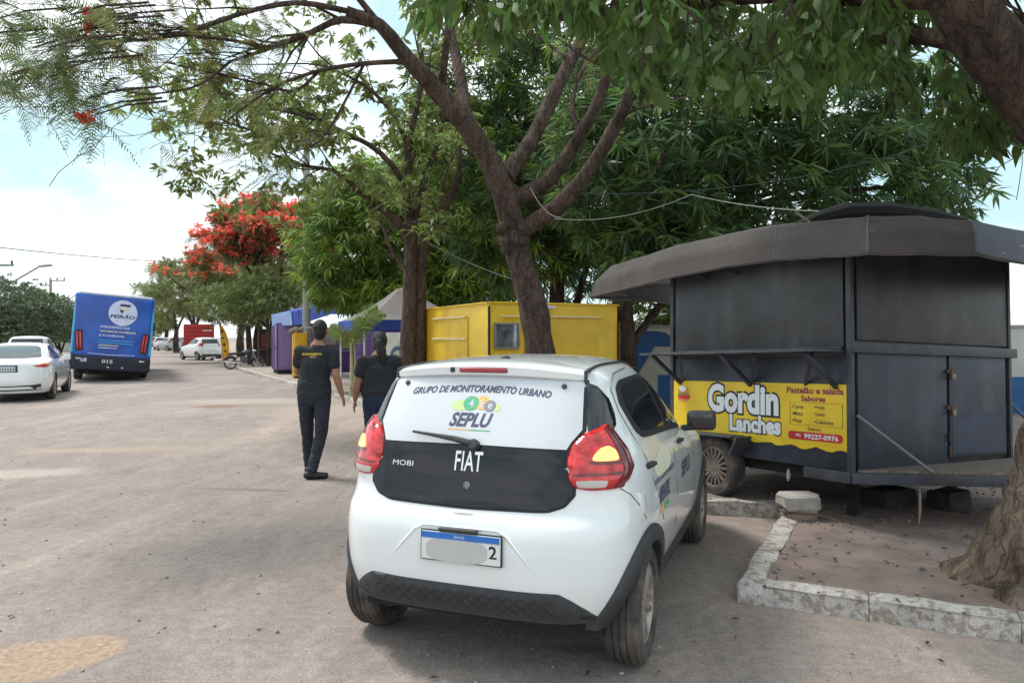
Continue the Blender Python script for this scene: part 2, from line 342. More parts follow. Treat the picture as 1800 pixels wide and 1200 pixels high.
# litter on the ground: pebbles, grit and fallen leaves nobody could count
def scatter(name, m, n, region, size, flat, z, parent=None):
    b = BM(); c = 0
    while c < n:
        x, y, zz = region()
        r = size*random.uniform(.4, 1.3); q = bmesh.ops.create_icosphere(b, subdivisions=1, radius=r); c += 1
        M = Matrix.Translation((x, y, zz+r*flat*.5)) @ Euler((random.uniform(-.4, .4), random.uniform(-.4, .4), random.uniform(0, 6))).to_matrix().to_4x4() @ Matrix.Diagonal((1.2, .8, flat, 1))
        bmesh.ops.transform(b, matrix=M, verts=q['verts'])
    return obj(name, b, m, parent, 60)
def r_road():
    y = 2.6+random.random()**2*14; return random.uniform(-y*.75, min(y*.25, 1.2)), y, 0
def in_poly(x, y, P):
    ins = False
    for i in range(len(P)):
        (x1, y1), (x2, y2) = P[i], P[i-1]
        if (y1 > y) != (y2 > y) and x < (x2-x1)*(y-y1)/(y2-y1)+x1: ins = not ins
    return ins
def r_island():
    while 1:
        x, y = random.uniform(1.4, 5.5), random.uniform(2.6, 8.5)
        if in_poly(x, y, near): return x, y, KH-.01
tag(scatter('road_grit', mat('pebble', (.33, .28, .25), .9, island=.5), 420, r_road, .011, .6, 0), 'small loose pebbles strewn over the dusty asphalt', 'pebbles', kind='stuff')
tag(scatter('island_rubble', mat('rubble', (.22, .172, .148), .95, island=.6), 900, r_island, .012, .7, KH), 'crumbs of rubble strewn on the dirt island', 'rubble', kind='stuff')
def fallen(name, region, n, m, ln):
    V = []; Q = []
    for i in range(n):
        x, y, z = region(); a = random.uniform(0, 6.3); l = ln*random.uniform(.5, 1.2); w = l*.3; c, s = math.cos(a), math.sin(a)
        k = len(V)
        for u, v, h in ((-l/2, 0, .004), (0, -w/2, .012), (l/2, 0, .006), (0, w/2, .014)): V.append((x+u*c-v*s, y+u*s+v*c, z+h+.008))
        Q.append((k, k+1, k+2, k+3))
    return fast(name, np.array(V), np.array(Q), m)
DRY = mat('dry_leaf', (.10, .062, .04), .8, island=.6)
tag(fallen('fallen_leaves', r_island, 190, DRY, .08), 'dry brown leaves fallen on the dirt island', 'leaves', kind='stuff')
tag(fallen('fallen_leaves', lambda: (random.uniform(-.5, 2.2), random.uniform(2.3, 4.3), 0), 40, DRY, .055), 'dry dark leaf scraps fallen on the road by the parked car', 'leaves', kind='stuff')

# ------------------------------------------------------------------ cars
PAINT = mat('white_car_paint', (.80, .82, .83), .28, var=.03, scale=2, coat=1, spec=.5, col2=(.72, .70, .67), mask=(2.2, .55, .9))
PLAST = mat('black_bumper_plastic', (.035, .036, .04), .55, var=.25, scale=30, bump=.15, bscale=250)
GLOSS = mat('gloss_black_panel', (.010, .011, .014), .05, var=.1, spec=.45)
GLASS = mat('dark_tinted_glass', (.012, .014, .016), .04, var=.1, spec=.8)
STICK = mat('white_window_film', (.60, .62, .65), .4, var=.05, scale=3, coat=.5)
SEAL = mat('black_rubber_seal', (.015, .015, .016), .6)
RUBBER = mat('dusty_tyre_rubber', (.05, .046, .044), .85, var=.3, scale=10, bump=.3, bscale=80, col2=(.13, .105, .088), mask=(5, .45, .7))
RIM = mat('dusty_silver_rim', (.42, .38, .35), .42, .6, var=.25, scale=9, col2=(.25, .185, .145), mask=(7, .45, .7))
DARKU = mat('dark_underbody', (.02, .02, .02), .9)
REDL = mat('red_lens', (.50, .010, .012), .10, var=.35, scale=26, coat=.8, col2=(.72, .03, .03), mask=(18, .45, .6))
DRED = mat('smoked_red_lens', (.14, .018, .02), .12, coat=.6)
AMBER = mat('lit_amber_lens', (1.0, .56, .12), .2, emit=.55, coat=.6, col2=(1.0, .75, .3), mask=(30, .4, .6))
CLEAR = mat('pale_reverse_lens', (.55, .52, .50), .15, coat=.6)
NAVY = mat('navy_print', (.07, .065, .13), .5)
CHROME = mat('bright_badge_metal', (.75, .75, .76), .25, .8)

def cubic(xs, ys):
    xs = np.array(xs, float); ys = np.array(ys, float); h = np.diff(xs); d = np.diff(ys)/h
    m = np.zeros(len(xs)); m[0] = d[0]; m[-1] = d[-1]
    for i in range(1, len(xs)-1):
        if d[i-1]*d[i] > 0: m[i] = 2*d[i-1]*d[i]/(d[i-1]+d[i])
    def f(x):
        x = min(max(x, xs[0]), xs[-1]); i = max(min(int(np.searchsorted(xs, x, side='right'))-1, len(xs)-2), 0); t = (x-xs[i])/h[i]
        return float((2*t**3-3*t*t+1)*ys[i]+(t**3-2*t*t+t)*h[i]*m[i]+(-2*t**3+3*t*t)*ys[i+1]+(t**3-t*t)*h[i]*m[i+1])
    return f
class Shell:
    """smooth car body: a stack of rounded plan outlines. rear(z), half width(z), corner exponent(z), front(z)."""
    def __init__(s, rear, width, corner, front, L=1.2, nf=3, z0=.2, z1=1.5): s.CY, s.CW, s.CN, s.CF, s.L, s.nf, s.z0, s.z1 = cubic(*rear), cubic(*width), cubic(*corner), cubic(*front), L, nf, z0, z1
    def l(s, z): return max(min(s.L, (s.CF(z)-s.CY(z))*.5), .01)
    def rear_y(s, x, z):
        w, n, L = s.CW(z), s.CN(z), s.l(z); q = min(abs(x)/w, 1); return s.CY(z)+L-L*max(1-q**n, 0)**(1/n)
    def front_y(s, x, z):
        w, L = s.CW(z), s.l(z); q = min(abs(x)/w, 1); return s.CF(z)-L+L*max(1-q**s.nf, 0)**(1/s.nf)
    def side_x(s, y, z):
        w, n, L = s.CW(z), s.CN(z), s.l(z)
        if y < s.CY(z)+L: q = min((s.CY(z)+L-y)/L, 1); return w*max(1-q**n, 0)**(1/n)
        q = max(0, (y-(s.CF(z)-L))/L); return w*max(1-min(q, 1)**s.nf, 0)**(1/s.nf)
    def ang(s, a, z):
        w, n, L = s.CW(z), s.CN(z), s.l(z); c, q = abs(math.cos(a)), abs(math.sin(a)); rho = ((c/L)**n+(q/w)**n)**(-1/n)
        return Vector((rho*math.sin(a), s.CY(z)+L-rho*math.cos(a), z))
    def _lift(s, p, du, dv, h, out):
        n = du.cross(dv)
        if n.length < 1e-9: n = out.copy()
        n.normalize()
        if n.dot(out) < 0: n = -n
        return p+n*h
    def on_rear(s, x, z, h=0):
        P = lambda a, b: Vector((a, s.rear_y(a, b), b)); e = .004
        return s._lift(P(x, z), P(x+e, z)-P(x-e, z), P(x, z+e)-P(x, z-e), h, Vector((0, -1, .2)))
    def on_side(s, y, z, h=0, sg=1):
        P = lambda a, b: Vector((sg*s.side_x(a, b), a, b)); e = .004
        return s._lift(P(y, z), P(y+e, z)-P(y-e, z), P(y, z+e)-P(y, z-e), h, Vector((sg, 0, .1)))
    def on_ang(s, a, z, h=0, sg=1):
        P = lambda q, b: s.ang(sg*q, b); e = .004
        return s._lift(P(a, z), P(a+e, z)-P(a-e, z), P(a, z+e)-P(a, z-e), h, Vector((sg*math.sin(a), -math.cos(a), .1)))
    def mesh(s, name, m, parent, wheels, wr, zs, na=110):
        rows = []
        for z in zs:
            w, n, L, cy, cf = s.CW(z), s.CN(z), s.l(z), s.CY(z), s.CF(z); th = np.linspace(0, math.pi/2, 300)
            x1 = w*np.sin(th)**(2/n); y1 = cy+L-L*np.cos(th)**(2/n); x2 = w*np.sin(th[::-1])**(2/s.nf); y2 = cf-L+L*np.cos(th[::-1])**(2/s.nf)
            X = np.concatenate([x1, x2]); Y = np.concatenate([y1, y2]); d = np.concatenate([[0], np.cumsum(np.hypot(np.diff(X), np.diff(Y)))]); t = np.linspace(0, d[-1], na)
            X, Y = np.interp(t, d, X), np.interp(t, d, Y); X[0] = X[-1] = 0
            rows.append([(x, y, z) for x, y in zip(X, Y)])
        bm = BM(); R = []
        for r in rows:
            a = [bm.verts.new(p) for p in r]; b = [a[i] if i in (0, na-1) else bm.verts.new((-r[i][0], r[i][1], r[i][2])) for i in range(na)]
            R.append(a+b[-2:0:-1])
        k = len(R[0])
        for i in range(len(R)-1):
            for j in range(k):
                q = (R[i][j], R[i][(j+1) % k], R[i+1][(j+1) % k], R[i+1][j])
                c = sum((v.co for v in q), Vector())/4
                if abs(c.x) > .45 and any((c.y-wy)**2+(c.z-wz)**2 < wr**2 for wy, wz in wheels): continue
                bm.faces.new(q)
        bm.faces.new(R[-1])
        return obj(name, bm, m, parent, 50)
def zrange(a, b, n): return [a+(b-a)*i/n for i in range(n+1)]

def make_wheel(parent, x, y, r, w, sg, spokes=5, name='wheel', rim=RIM, twin=True):
    e = bpy.data.objects.new(name, None); COL.objects.link(e); e.parent = parent; e.location = (x, y, r); e.rotation_euler = (0, math.pi/2*sg, 0)
    h = w/2; rr = r*.66
    pr = [(rr, -h*.8), (rr+.012, -h), (r*.88, -h*1.02), (r*.965, -h*.86)]
    for k in (-.55, -.2, .2, .55): pr += [(r*.998, h*(k-.13)), (r*.998, h*(k+.1)), (r*.972, h*(k+.12)), (r*.972, h*(k+.15))]
    pr += [(r*.965, h*.86), (r*.88, h*1.02), (rr+.012, h), (rr, h*.8)]
    part('tyre', RUBBER, e, lathe, pr, 40, None, True, sharp=25)
    b = BM(); lathe(b, [(rr*1.01, -h*.7), (rr*1.02, h*.82), (rr*.95, h*.86), (rr*.9, h*.72), (rr*.86, h*.2), (rr*.5, h*.05), (.0, h*.05)], 36); 
    n = spokes*2
    for i in range(n):
        a = 2*math.pi*(i//2)/spokes+(.17 if i % 2 else -.17)
        bar(b, (rr*.2*math.cos(a), rr*.2*math.sin(a), h*.62), (rr*.92*math.cos(a*1), rr*.92*math.sin(a), h*.70), rr*.13, h*.28, .004)
    lathe(b, [(rr*.3, h*.1), (rr*.3, h*.70), (rr*.22, h*.78), (0, h*.80)], 20)
    obj('rim', b, rim, e, 30); return e

HB = Shell(([.2, .3, .4, .5, .6, .68, .74, .79, .84, .9, 1.0, 1.08, 1.2, 1.3, 1.4, 1.44, 1.465, 1.48, 1.49, 1.5], [-.42, -.475, -.505, -.52, -.522, -.516, -.50, -.465, -.447, -.437, -.413, -.388, -.325, -.265, -.2, -.15, -.03, .1, .25, .5]),
           ([.2, .3, .4, .5, .6, .7, .8, .9, 1.0, 1.08, 1.2, 1.3, 1.38, 1.42, 1.45, 1.47, 1.485, 1.495, 1.5], [.70, .745, .772, .787, .797, .80, .797, .788, .768, .74, .69, .647, .606, .572, .515, .44, .33, .19, .02]),
           ([.2, .5, .75, .85, 1.1, 1.4, 1.5], [4.8, 5.3, 5.2, 5.2, 5.3, 6, 3]),
           ([.2, .4, .6, .7, .8, .88, .94, 1.0, 1.1, 1.2, 1.3, 1.4, 1.45, 1.48, 1.49, 1.5], [2.93, 3.02, 3.035, 3.0, 2.92, 2.72, 2.3, 1.95, 1.75, 1.55, 1.32, 1.05, 1.0, .9, .8, .52]))
ZS = zrange(.318, .7, 22)+zrange(.715, .86, 12)+zrange(.875, 1.36, 26)+[1.375, 1.39, 1.405, 1.42, 1.432, 1.444, 1.455, 1.464, 1.472, 1.479, 1.485, 1.49, 1.494, 1.497, 1.4995]
WB = 2.305
def hatch_core(root, paint, zs=ZS, na=120):
    body = HB.mesh('body', paint, root, ((0, .29), (WB, .29)), .345, zs, na)
    part('underbody', DARKU, root, box, (0, 1.25, .33), (1.25, 3.1, .22))
    for wy in (0, WB):
        for sg in (-1, 1):
            b = BM(); q = [(wy+.36*math.cos(a), .29+.36*math.sin(a)) for a in np.linspace(0, math.pi, 17)]
            A_ = [b.verts.new((sg*.40, y, z)) for y, z in q]; B_ = [b.verts.new((sg*(HB.side_x(y, max(z, .3))-.006), y, z)) for y, z in q]
            for i in range(16): b.faces.new((A_[i], A_[i+1], B_[i+1], B_[i]))
            b.faces.new(A_)
            obj('wheel_well', b, DARKU, root, 40)
    # side glass on both flanks
    for sg in (-1, 1):
        dlo = loop_round([(-.04, 1.27), (.0, 1.345), (.10, 1.378), (.62, 1.388), (.98, 1.345), (1.28, 1.18), (1.46, 1.02), (1.40, 1.0), (.85, 1.045), (.12, 1.085), (.03, 1.13)], .22)
        skin('window_surround', dlo, (.06, .04), lambda u, v, h, g=sg: HB.on_side(u, v, h, g), SEAL, root, .004, .015)
        for k, w in enumerate(([(.035, 1.26), (.06, 1.325), (.13, 1.352), (.66, 1.362), (.72, 1.085), (.16, 1.115), (.08, 1.16)], [(.74, 1.363), (.95, 1.335), (1.22, 1.185), (1.385, 1.035), (.80, 1.078)])):
            skin('side_window', loop_round(w, .12), (.06, .04), lambda u, v, h, g=sg: HB.on_side(u, v, h, g), GLASS, root, .008, .004)
    return body
def arch_ring(root, wy, sg, ri=.305, ro=.388, a0=-.04, a1=math.pi+.04, m=PLAST):
    b = BM(); n = 40; rows = []
    for i in range(n+1):
        t = a0+(a1-a0)*i/n; c, s_ = math.cos(t), math.sin(t); row = []
        for r, h in ((ri, -.08), (ri, .022), (ri+.012, .03), (ro-.012, .026), (ro, .014), (ro, -.03)):
            y, z = wy+c*r*(1 if sg else 1), .29+s_*r*1.0; z = max(z, .27)
            x = HB.side_x(y, max(z, .24)); row.append(b.verts.new((sg*(max(x, .60)+h), y, z)))
        rows.append(row)
    for i in range(n):
        for j in range(5): b.faces.new((rows[i][j], rows[i][j+1], rows[i+1][j+1], rows[i+1][j]))
    bmesh.ops.recalc_face_normals(b, faces=b.faces)
    return obj('wheel_arch_trim', b, m, root, 50)

def hero_car():
    t = thing('parked_car', 'white hatchback with black lower tailgate and lit amber tail lamp parked beside the kerb', 'car', (-.06, 3.92, 0), math.radians(-20.9))
    hatch_core(t, PAINT)
    R = lambda u, v, h=0: HB.on_rear(u, v, h)
    mir = lambda pts: pts+[(-x, z) for x, z in pts[::-1] if abs(x) > 1e-6]
    # tailgate: film-covered window above, gloss black panel below, thin seals round both
    film = mir([(0, 1.402), (.30, 1.396), (.505, 1.380), (.520, 1.25), (.530, 1.165), (.49, 1.11), (.474, 1.079), (0, 1.083)])
    seal = mir([(0, 1.412), (.30, 1.406), (.525, 1.388), (.540, 1.25), (.548, 1.16), (.50, 1.10), (.484, 1.0), (0, 1.0)])
    skin('tailgate_seal', seal, (.05, .04), R, SEAL, t, .002, .012)
    gl = skin('rear_window', film, (.05, .04), R, STICK, t, .007, .012)
    blk = loop_round(mir([(0, 1.077), (.474, 1.074), (.468, 1.02), (.486, .953), (.517, .925), (.517, .885), (.475, .835), (.40, .810), (0, .799)]), .15, 2)
    pn = skin('tailgate_panel', blk, (.05, .03), R, GLOSS, t, .009, .015)
    rimg = loop_round(mir([(0, 1.0), (.484, 1.0), (.5, .95), (.530, .93), (.530, .88), (.485, .827), (.405, .800), (0, .789)]), .15, 2)
    skin('panel_gap', rimg, (.05, .03), R, SEAL, t, .003, .01)
    def put(x0, z0, h): return lambda a, b: HB.on_rear(x0+a, z0+b, h)
    # writing on the window film, bowed as on the car
    words('lettering', 'GRUPO DE MONITORAMENTO URBANO', NAVY, gl, lambda a, b: HB.on_rear(a-.008, 1.338+b-a*a*.14, .0085), width=.745, height=.034, bold=.03, shear=.25, sx=1)
    words('lettering', 'SEPLU', NAVY, gl, put(-.022, 1.192, .0085), width=.225, height=.066, bold=.035, shear=.28)
    GRN, LIM, ORG, GRY = [mat(n, c, .5) for n, c in (('green_print', (.10, .42, .22)), ('lime_print', (.55, .72, .30)), ('orange_print', (.85, .45, .12)), ('grey_print', (.22, .22, .28)))]
    def blobp(cx, cz, rx, rz, m, h, name='emblem', hole=0):
        n = 28; pts = [(cx+rx*math.cos(2*math.pi*i/n), cz+rz*math.sin(2*math.pi*i/n)) for i in range(n)]
        return skin(name, pts, (.03, .03), R, m, gl, h, 0)
    blobp(-.095, 1.258, .05, .026, LIM, .0083); blobp(-.04, 1.268, .042, .034, GRN, .0086); blobp(.02, 1.272, .036, .032, ORG, .0085); blobp(.063, 1.258, .032, .026, GRY, .0089); blobp(.098, 1.252, .022, .018, LIM, .0083)
    words('emblem', '4', STICK, gl, put(-.038, 1.268, .0094), height=.036, bold=.02); words('emblem', 'E', STICK, gl, put(.018, 1.268, .0094), height=.034, bold=.02); words('emblem', 'e', STICK, gl, put(.064, 1.257, .0097), height=.026, bold=.02)
    skin('emblem', [(-.135, 1.150), (-.02, 1.148), (-.02, 1.1435), (-.135, 1.1455)], (.03, .02), R, ORG, gl, .0086, 0)
    skin('emblem', [(-.02, 1.148), (.09, 1.147), (.09, 1.1425), (-.02, 1.1435)], (.03, .02), R, GRN, gl, .0086, 0)
    # badges and lock
    words('badge', 'FIAT', CHROME, pn, put(.005, 1.006, .0125), width=.142, height=.09, bold=.012, spacing=1.05)
    words('badge', 'MOBI', CHROME, pn, put(-.347, .979, .0125), width=.115, height=.024, bold=0)
    b = BM(); p = HB.on_rear(.007, .897, .006); lathe(b, [(.017, 0), (.017, .008), (.013, .010), (.010, .006), (.005, .006), (.005, .010), (0, .011)], 20, Matrix.Translation(p) @ Matrix.Rotation(math.radians(80), 4, 'X')); obj('lock', b, mat('lock_metal', (.3, .3, .31), .35, .7), t)
    for sg in (-1, 1):
        b = BM(); p = HB.on_rear(sg*.425-(.005), 1.357, .006); lathe(b, [(.013, 0), (.013, .008), (.008, .011), (0, .011)], 14, Matrix.Translation(p) @ Matrix.Rotation(math.radians(62), 4, 'X')); obj('hinge_bolt', b, PLAST, t)
    # wiper
    b = BM(); P = [HB.on_rear(x, z, .03) for x, z in ((-.31, 1.120), (-.2, 1.110), (-.08, 1.098), (.01, 1.083))]; tube(b, P, [.006, .009, .014, .017], 8)
    lathe(b, [(.028, -.02), (.028, .022), (.02, .03), (0, .032)], 16, Matrix.Translation(HB.on_rear(.025, 1.078, .012)) @ Matrix.Rotation(math.radians(70), 4, 'X')); obj('wiper', b, PLAST, t)
    # spoiler with high brake light
    b = BM(); rows = []
    for i in range(25):
        x = -.508+1.016*i/24; k = (abs(x)/.508)**2.2
        zt, zb = 1.464-.036*k, 1.405-.022*k; yb = HB.rear_y(x, 1.40)
        rows.append([b.verts.new(q) for q in ((x, yb+.20, zt+.022-.02*k), (x, yb+.06, zt+.014), (x, yb-.01, zt), (x, yb-.035, zt-.012), (x, yb-.032, zb+.008), (x, yb-.02, zb), (x, yb+.03, zb+.003))])
    for i in range(24):
        for j in range(6): b.faces.new((rows[i][j], rows[i][j+1], rows[i+1][j+1], rows[i+1][j]))
    for r in (rows[0], rows[-1][::-1]): b.faces.new(r)
    bmesh.ops.recalc_face_normals(b, faces=b.faces); sp = obj('spoiler', b, PAINT, t, 40)
    part('brake_light', mat('dark_red_lens', (.30, .012, .02), .2, coat=.5), sp, lambda b: box(b, (.0, HB.rear_y(0, 1.40)-.033, 1.434), (.262, .02, .026), (math.radians(-8), 0, 0), .011, 3))
    part('camera_bump', PLAST, sp, lambda b: box(b, (-.168, HB.rear_y(0, 1.40)-.036, 1.434), (.022, .02, .026), None, .006))
    for sg in (-1, 1):     # black strips where roof meets the flanks
        b = BM(); pts = []
        for k in range(14):
            y = -.215+k*.065; 
            z = 1.40+.055*min(1, k/5)-(.0 if k < 9 else (k-9)*.008); pts.append((y, z))
        L_, M_ = [], []
        pts = [Vector((sg*.515, HB.rear_y(.5, 1.40)-.026, 1.383)), Vector((sg*.513, HB.rear_y(.5, 1.40)-.020, 1.428)), Vector((sg*.511, -.09, 1.440))]
        for k in range(12):
            y = .0+k*.09; lo, hi = 1.40, 1.4995
            for _ in range(30):
                mz = (lo+hi)/2
                if HB.side_x(y, mz) > .507 and y < HB.front_y(.507, mz): lo = mz
                else: hi = mz
            pts.append(Vector((sg*.507, y, lo+.004)))
        for q in range(len(pts)-1): bar(b, pts[q], pts[q+1]+(pts[q+1]-pts[q])*.04, .017 if q < 2 else .010, .012)
        obj('roof_strip', b, PLAST, t)
    b = BM(); lathe(b, [(.03, 0), (.026, .012), (.012, .02), (0, .021)], 16, Matrix.Translation((-.02, .12, 1.478))); obj('antenna_base', b, PLAST, t)
    # quarter glass, tail lights
    for sg in (-1, 1):
        A = lambda u, v, h, g=sg: HB.on_ang(u, v, h, g)
        skin('quarter_window', [(.700, 1.382), (.752, 1.358), (.758, 1.30), (.735, 1.235), (.70, 1.18), (.65, 1.15), (.53, 1.14), (.55, 1.20), (.63, 1.31)], (.03, .03), A, GLASS, t, .005, .01)
        out = loop_round([(.650, 1.195), (.58, 1.172), (.505, 1.147), (.443, 1.10), (.402, 1.03), (.394, .96), (.412, .915), (.47, .902), (.578, .90), (.640, .93), (.676, .99), (.690, 1.06), (.668, 1.13)], .25, 3)
        tl = skin('tail_light', out, (.013, .011), A, REDL, t, .030, .02, .06, 85)
        ed = rim_dist(out); HH = lambda add: (lambda q: .030*math.sqrt(max(0, 1-(1-min(ed(q)/.06, 1))**2))+.0015+add)
        smk = loop_round([(.640, 1.185), (.60, 1.165), (.608, 1.08), (.602, 1.02), (.592, .96), (.555, .905), (.60, .904), (.638, .935), (.672, .99), (.686, 1.06), (.664, 1.13)], .2, 2)
        skin('smoked_lens', smk, (.015, .012), A, DRED, tl, .03, .0, hfn=HH(.0035))
        skin('lens_rib', [(.41, .962), (.615, .962), (.617, .972), (.41, .972)], (.015, .012), A, DRED, tl, .03, .0, hfn=HH(.003))
        skin('lens_rib', [(.485, 1.012), (.618, 1.008), (.618, 1.018), (.482, 1.024)], (.015, .012), A, DRED, tl, .03, .0, hfn=HH(.003))
        am = loop_round([(.490, 1.026), (.506, 1.050), (.540, 1.078), (.575, 1.086), (.598, 1.066), (.594, 1.022)], .3, 3)
        skin('indicator_lens', am, (.02, .015), A, AMBER, tl, .037, .004, hfn=HH(.006))
        cl = loop_round([(.42, .944), (.53, .942), (.525, .912), (.43, .915)], .2, 2)
        skin('reverse_lens', cl, (.02, .015), A, CLEAR, tl, .033, .004, hfn=HH(.005))
        # handles, fuel flap, door gaps, cladding
        part('bumper_seam', SEAL, t, lambda b: [bar(b, A(*p, .0004, sg), A(*q, .0004, sg), .004, .004) for p, q in (((.60, .899), (.655, .862)), ((.655, .862), (.72, .80)), ((.72, .80), (.80, .722)))], sharp=None)
        S = lambda u, v, h, g=sg: HB.on_side(u, v, h, g)
        for y0 in (.03, .97):
            skin('door_handle', loop_round([(y0, .972), (y0+.16, .966), (y0+.165, .935), (y0+.01, .938)], .3, 3), (.03, .015), S, PLAST, t, .028, .005, .02)
        def line(pts, w=.004, nm='door_gap'):
            b = BM(); q = [S(*p, .0005) for p in pts]
            for i in range(len(q)-1): bar(b, q[i], q[i+1]+(q[i+1]-q[i])*.02, w, w)
            return obj(nm, b, SEAL, t, None)
        line([(.78, 1.04), (.82, .9), (.84, .7), (.86, .5), (.87, .33)]); line([(.02, 1.385), (-.06, 1.34), (-.075, 1.24), (-.03, 1.12), (.06, 1.0), (.14, .86), (.26, .74), (.37, .62)]); line([(1.55, .95), (1.62, .8), (1.66, .6), (1.68, .35)]); line([(.02, 1.385), (.1, 1.41), (.4, 1.425), (.7, 1.425)])
        arch_ring(t, 0, sg); arch_ring(t, WB, sg)
        skin('sill_trim', [(.36, .36), (1.94, .36), (1.94, .245), (.36, .245)], (.1, .03), S, PLAST, t, .02, .03, .02)
    skin('fuel_flap', loop_round([(-.15, .865), (-.05, .85), (-.035, .76), (-.12, .75)], .25, 3), (.03, .03), lambda u, v, h: HB.on_side(u, v, h, 1), PAINT, t, .006, .004, .01)
    # door writing on the flank
    S1 = lambda h, y0, z0, sl=0: (lambda a, b: HB.on_side(y0+a, z0+b+sl*a, h, 1))
    SIL = mat('pale_door_print', (.66, .68, .70), .5); YEL = mat('pale_yellow_print', (.74, .73, .58), .5)
    skin('door_emblem', loop_round([(.16, .93), (.45, 1.02), (.62, .98), (.70, .90), (.5, .85), (.25, .86)], .3), (.05, .04), lambda u, v, h: HB.on_side(u, v, h, 1), YEL, t, .0012, 0)
    skin('door_emblem', loop_round([(.98, .99), (1.3, 1.0), (1.55, .93), (1.5, .85), (1.2, .89)], .3), (.05, .04), lambda u, v, h: HB.on_side(u, v, h, 1), YEL, t, .0012, 0)
    words('door_lettering', 'ADT', SIL, t, S1(.0024, 1.22, .945), width=.42, height=.07, bold=.03)
    words('door_lettering', 'GRUPO MONITORAMENTO', NAVY, t, S1(.0024, .46, .855), width=.60, height=.026, bold=.02, shear=.2)
    words('door_lettering', 'IMPERATRIZ', NAVY, t, S1(.0024, .40, .77), width=.32, height=.085, bold=.03)
    skin('door_emblem', [(.26, .71), (.36, .71), (.36, .675), (.26, .675)], (.05, .04), lambda u, v, h: HB.on_side(u, v, h, 1), ORG, t, .0016, 0)
    skin('door_emblem', [(.36, .71), (.53, .71), (.53, .675), (.36, .675)], (.05, .04), lambda u, v, h: HB.on_side(u, v, h, 1), GRN, t, .0016, 0)
    words('door_lettering', 'SEPLU', NAVY, t, S1(.0024, 1.22, .775), width=.38, height=.10, bold=.035, shear=.15)
    # bumper: creases round the plate, number plate, black valance with mesh
    cre = BM()
    for sg in (-1, 1): tube(cre, [HB.on_rear(sg*x, z, .001) for x, z in ((.19, .712), (.235, .69), (.30, .62), (.375, .535))], [.004, .007, .006, .001], 6)
    tube(cre, [HB.on_rear(x, .712, .001) for x in np.linspace(-.19, .19, 7)], .005, 6); obj('bumper_crease', cre, PAINT, t, 60)
    part('bumper_ledge', PAINT, t, lambda b: tube(b, [HB.on_rear(x, .775-.02*abs(x), .001) for x in np.linspace(-.05, .05, 5)], [.004, .008, .008, .008, .004], 6))
    pl = part('number_plate', mat('plate_white', (.74, .75, .75), .4), t, lambda b: box(b, (.0145, -.537, .628), (.400, .012, .13), (math.radians(-2), 0, 0), .004, 2))
    part('plate_frame', SEAL, pl, lambda b: box(b, (.0145, -.533, .628), (.412, .010, .142), (math.radians(-2), 0, 0), .004, 2))
    part('plate_band', mat('plate_blue', (.03, .16, .55), .4), pl, lambda b: box(b, (.0145, -.5452, .6775), (.392, .002, .028), (math.radians(-2), 0, 0)))
    words('plate_lettering', 'BRASIL', STICK, pl, lambda a, b: Vector((.0145+a, -.5467, .6775+b)), height=.013)
    part('plate_patch', mat('plate_cover_grey', (.52, .51, .50), .7, var=.02), pl, lambda b: plate(b, [(.0, -.5440, .618), ] and [(-.005+.155*math.copysign(abs(math.cos(a))**.55, math.cos(a)), -.5440, .612+.052*math.copysign(abs(math.sin(a))**.6, math.sin(a))) for a in np.linspace(0, 2*math.pi, 36)[:-1]], .0025))
    words('plate_lettering', '2', SEAL, pl, lambda a, b: Vector((.178+a, -.5442, .622+b)), height=.06, bold=.02)
    part('plate_lamp', PLAST, pl, lambda b: box(b, (.0, -.535, .706), (.19, .03, .014), None, .004))
    val = mir([(0, .450), (.30, .452), (.475, .458), (.53, .428), (.585, .385), (.625, .34), (.61, .322), (.3, .318), (0, .316)])
    v = skin('rear_valance', loop_round(val, .15, 2), (.05, .03), R, PLAST, t, .016, .03, .02)
    b = BM()
    for r_ in range(3):
        for i in range(15):
            x = -.42+.06*i+(.03 if r_ % 2 else 0)
            if abs(x) > .44: continue
            p = HB.on_rear(x, .360+.026*r_, .018); tube(b, [p+Vector((-.024, 0, -.006)), p+Vector((-.008, -.003, .008)), p+Vector((.012, -.003, .008)), p+Vector((.028, 0, -.006))], .0045, 5)
    obj('valance_mesh', b, SEAL, v, 60)
    part('valance_lip', PLAST, v, lambda b: tube(b, [HB.on_rear(x, .325+.008*(x/.6)**2, .012) for x in np.linspace(-.58, .58, 15)], .010, 6))
    # mirrors, wheels
    for sg in (-1, 1):
        b = BM(); box(b, (sg*.875, 1.42, 1.045), (.19, .10, .13), (0, 0, sg*.15), .042, 4); bar(b, (sg*.74, 1.45, .985), (sg*.85, 1.43, 1.0), .05, .04, .01); mr = obj('wing_mirror', b, PLAST, t)
        part('mirror_glass', GLASS, mr, lambda b: box(b, (sg*.875, 1.368, 1.047), (.155, .006, .10), (0, 0, sg*.15), .002))
        for wy in (0, WB): make_wheel(t, sg*.700, wy, .29, .175, sg)
    part('rear_axle', DARKU, t, lambda b: tube(b, [(-.68, 0, .26), (.68, 0, .26)], .045, 8))
    part('front_axle', DARKU, t, lambda b: tube(b, [(-.68, WB, .28), (.68, WB, .28)], .04, 8))
    return t
hero = hero_car()

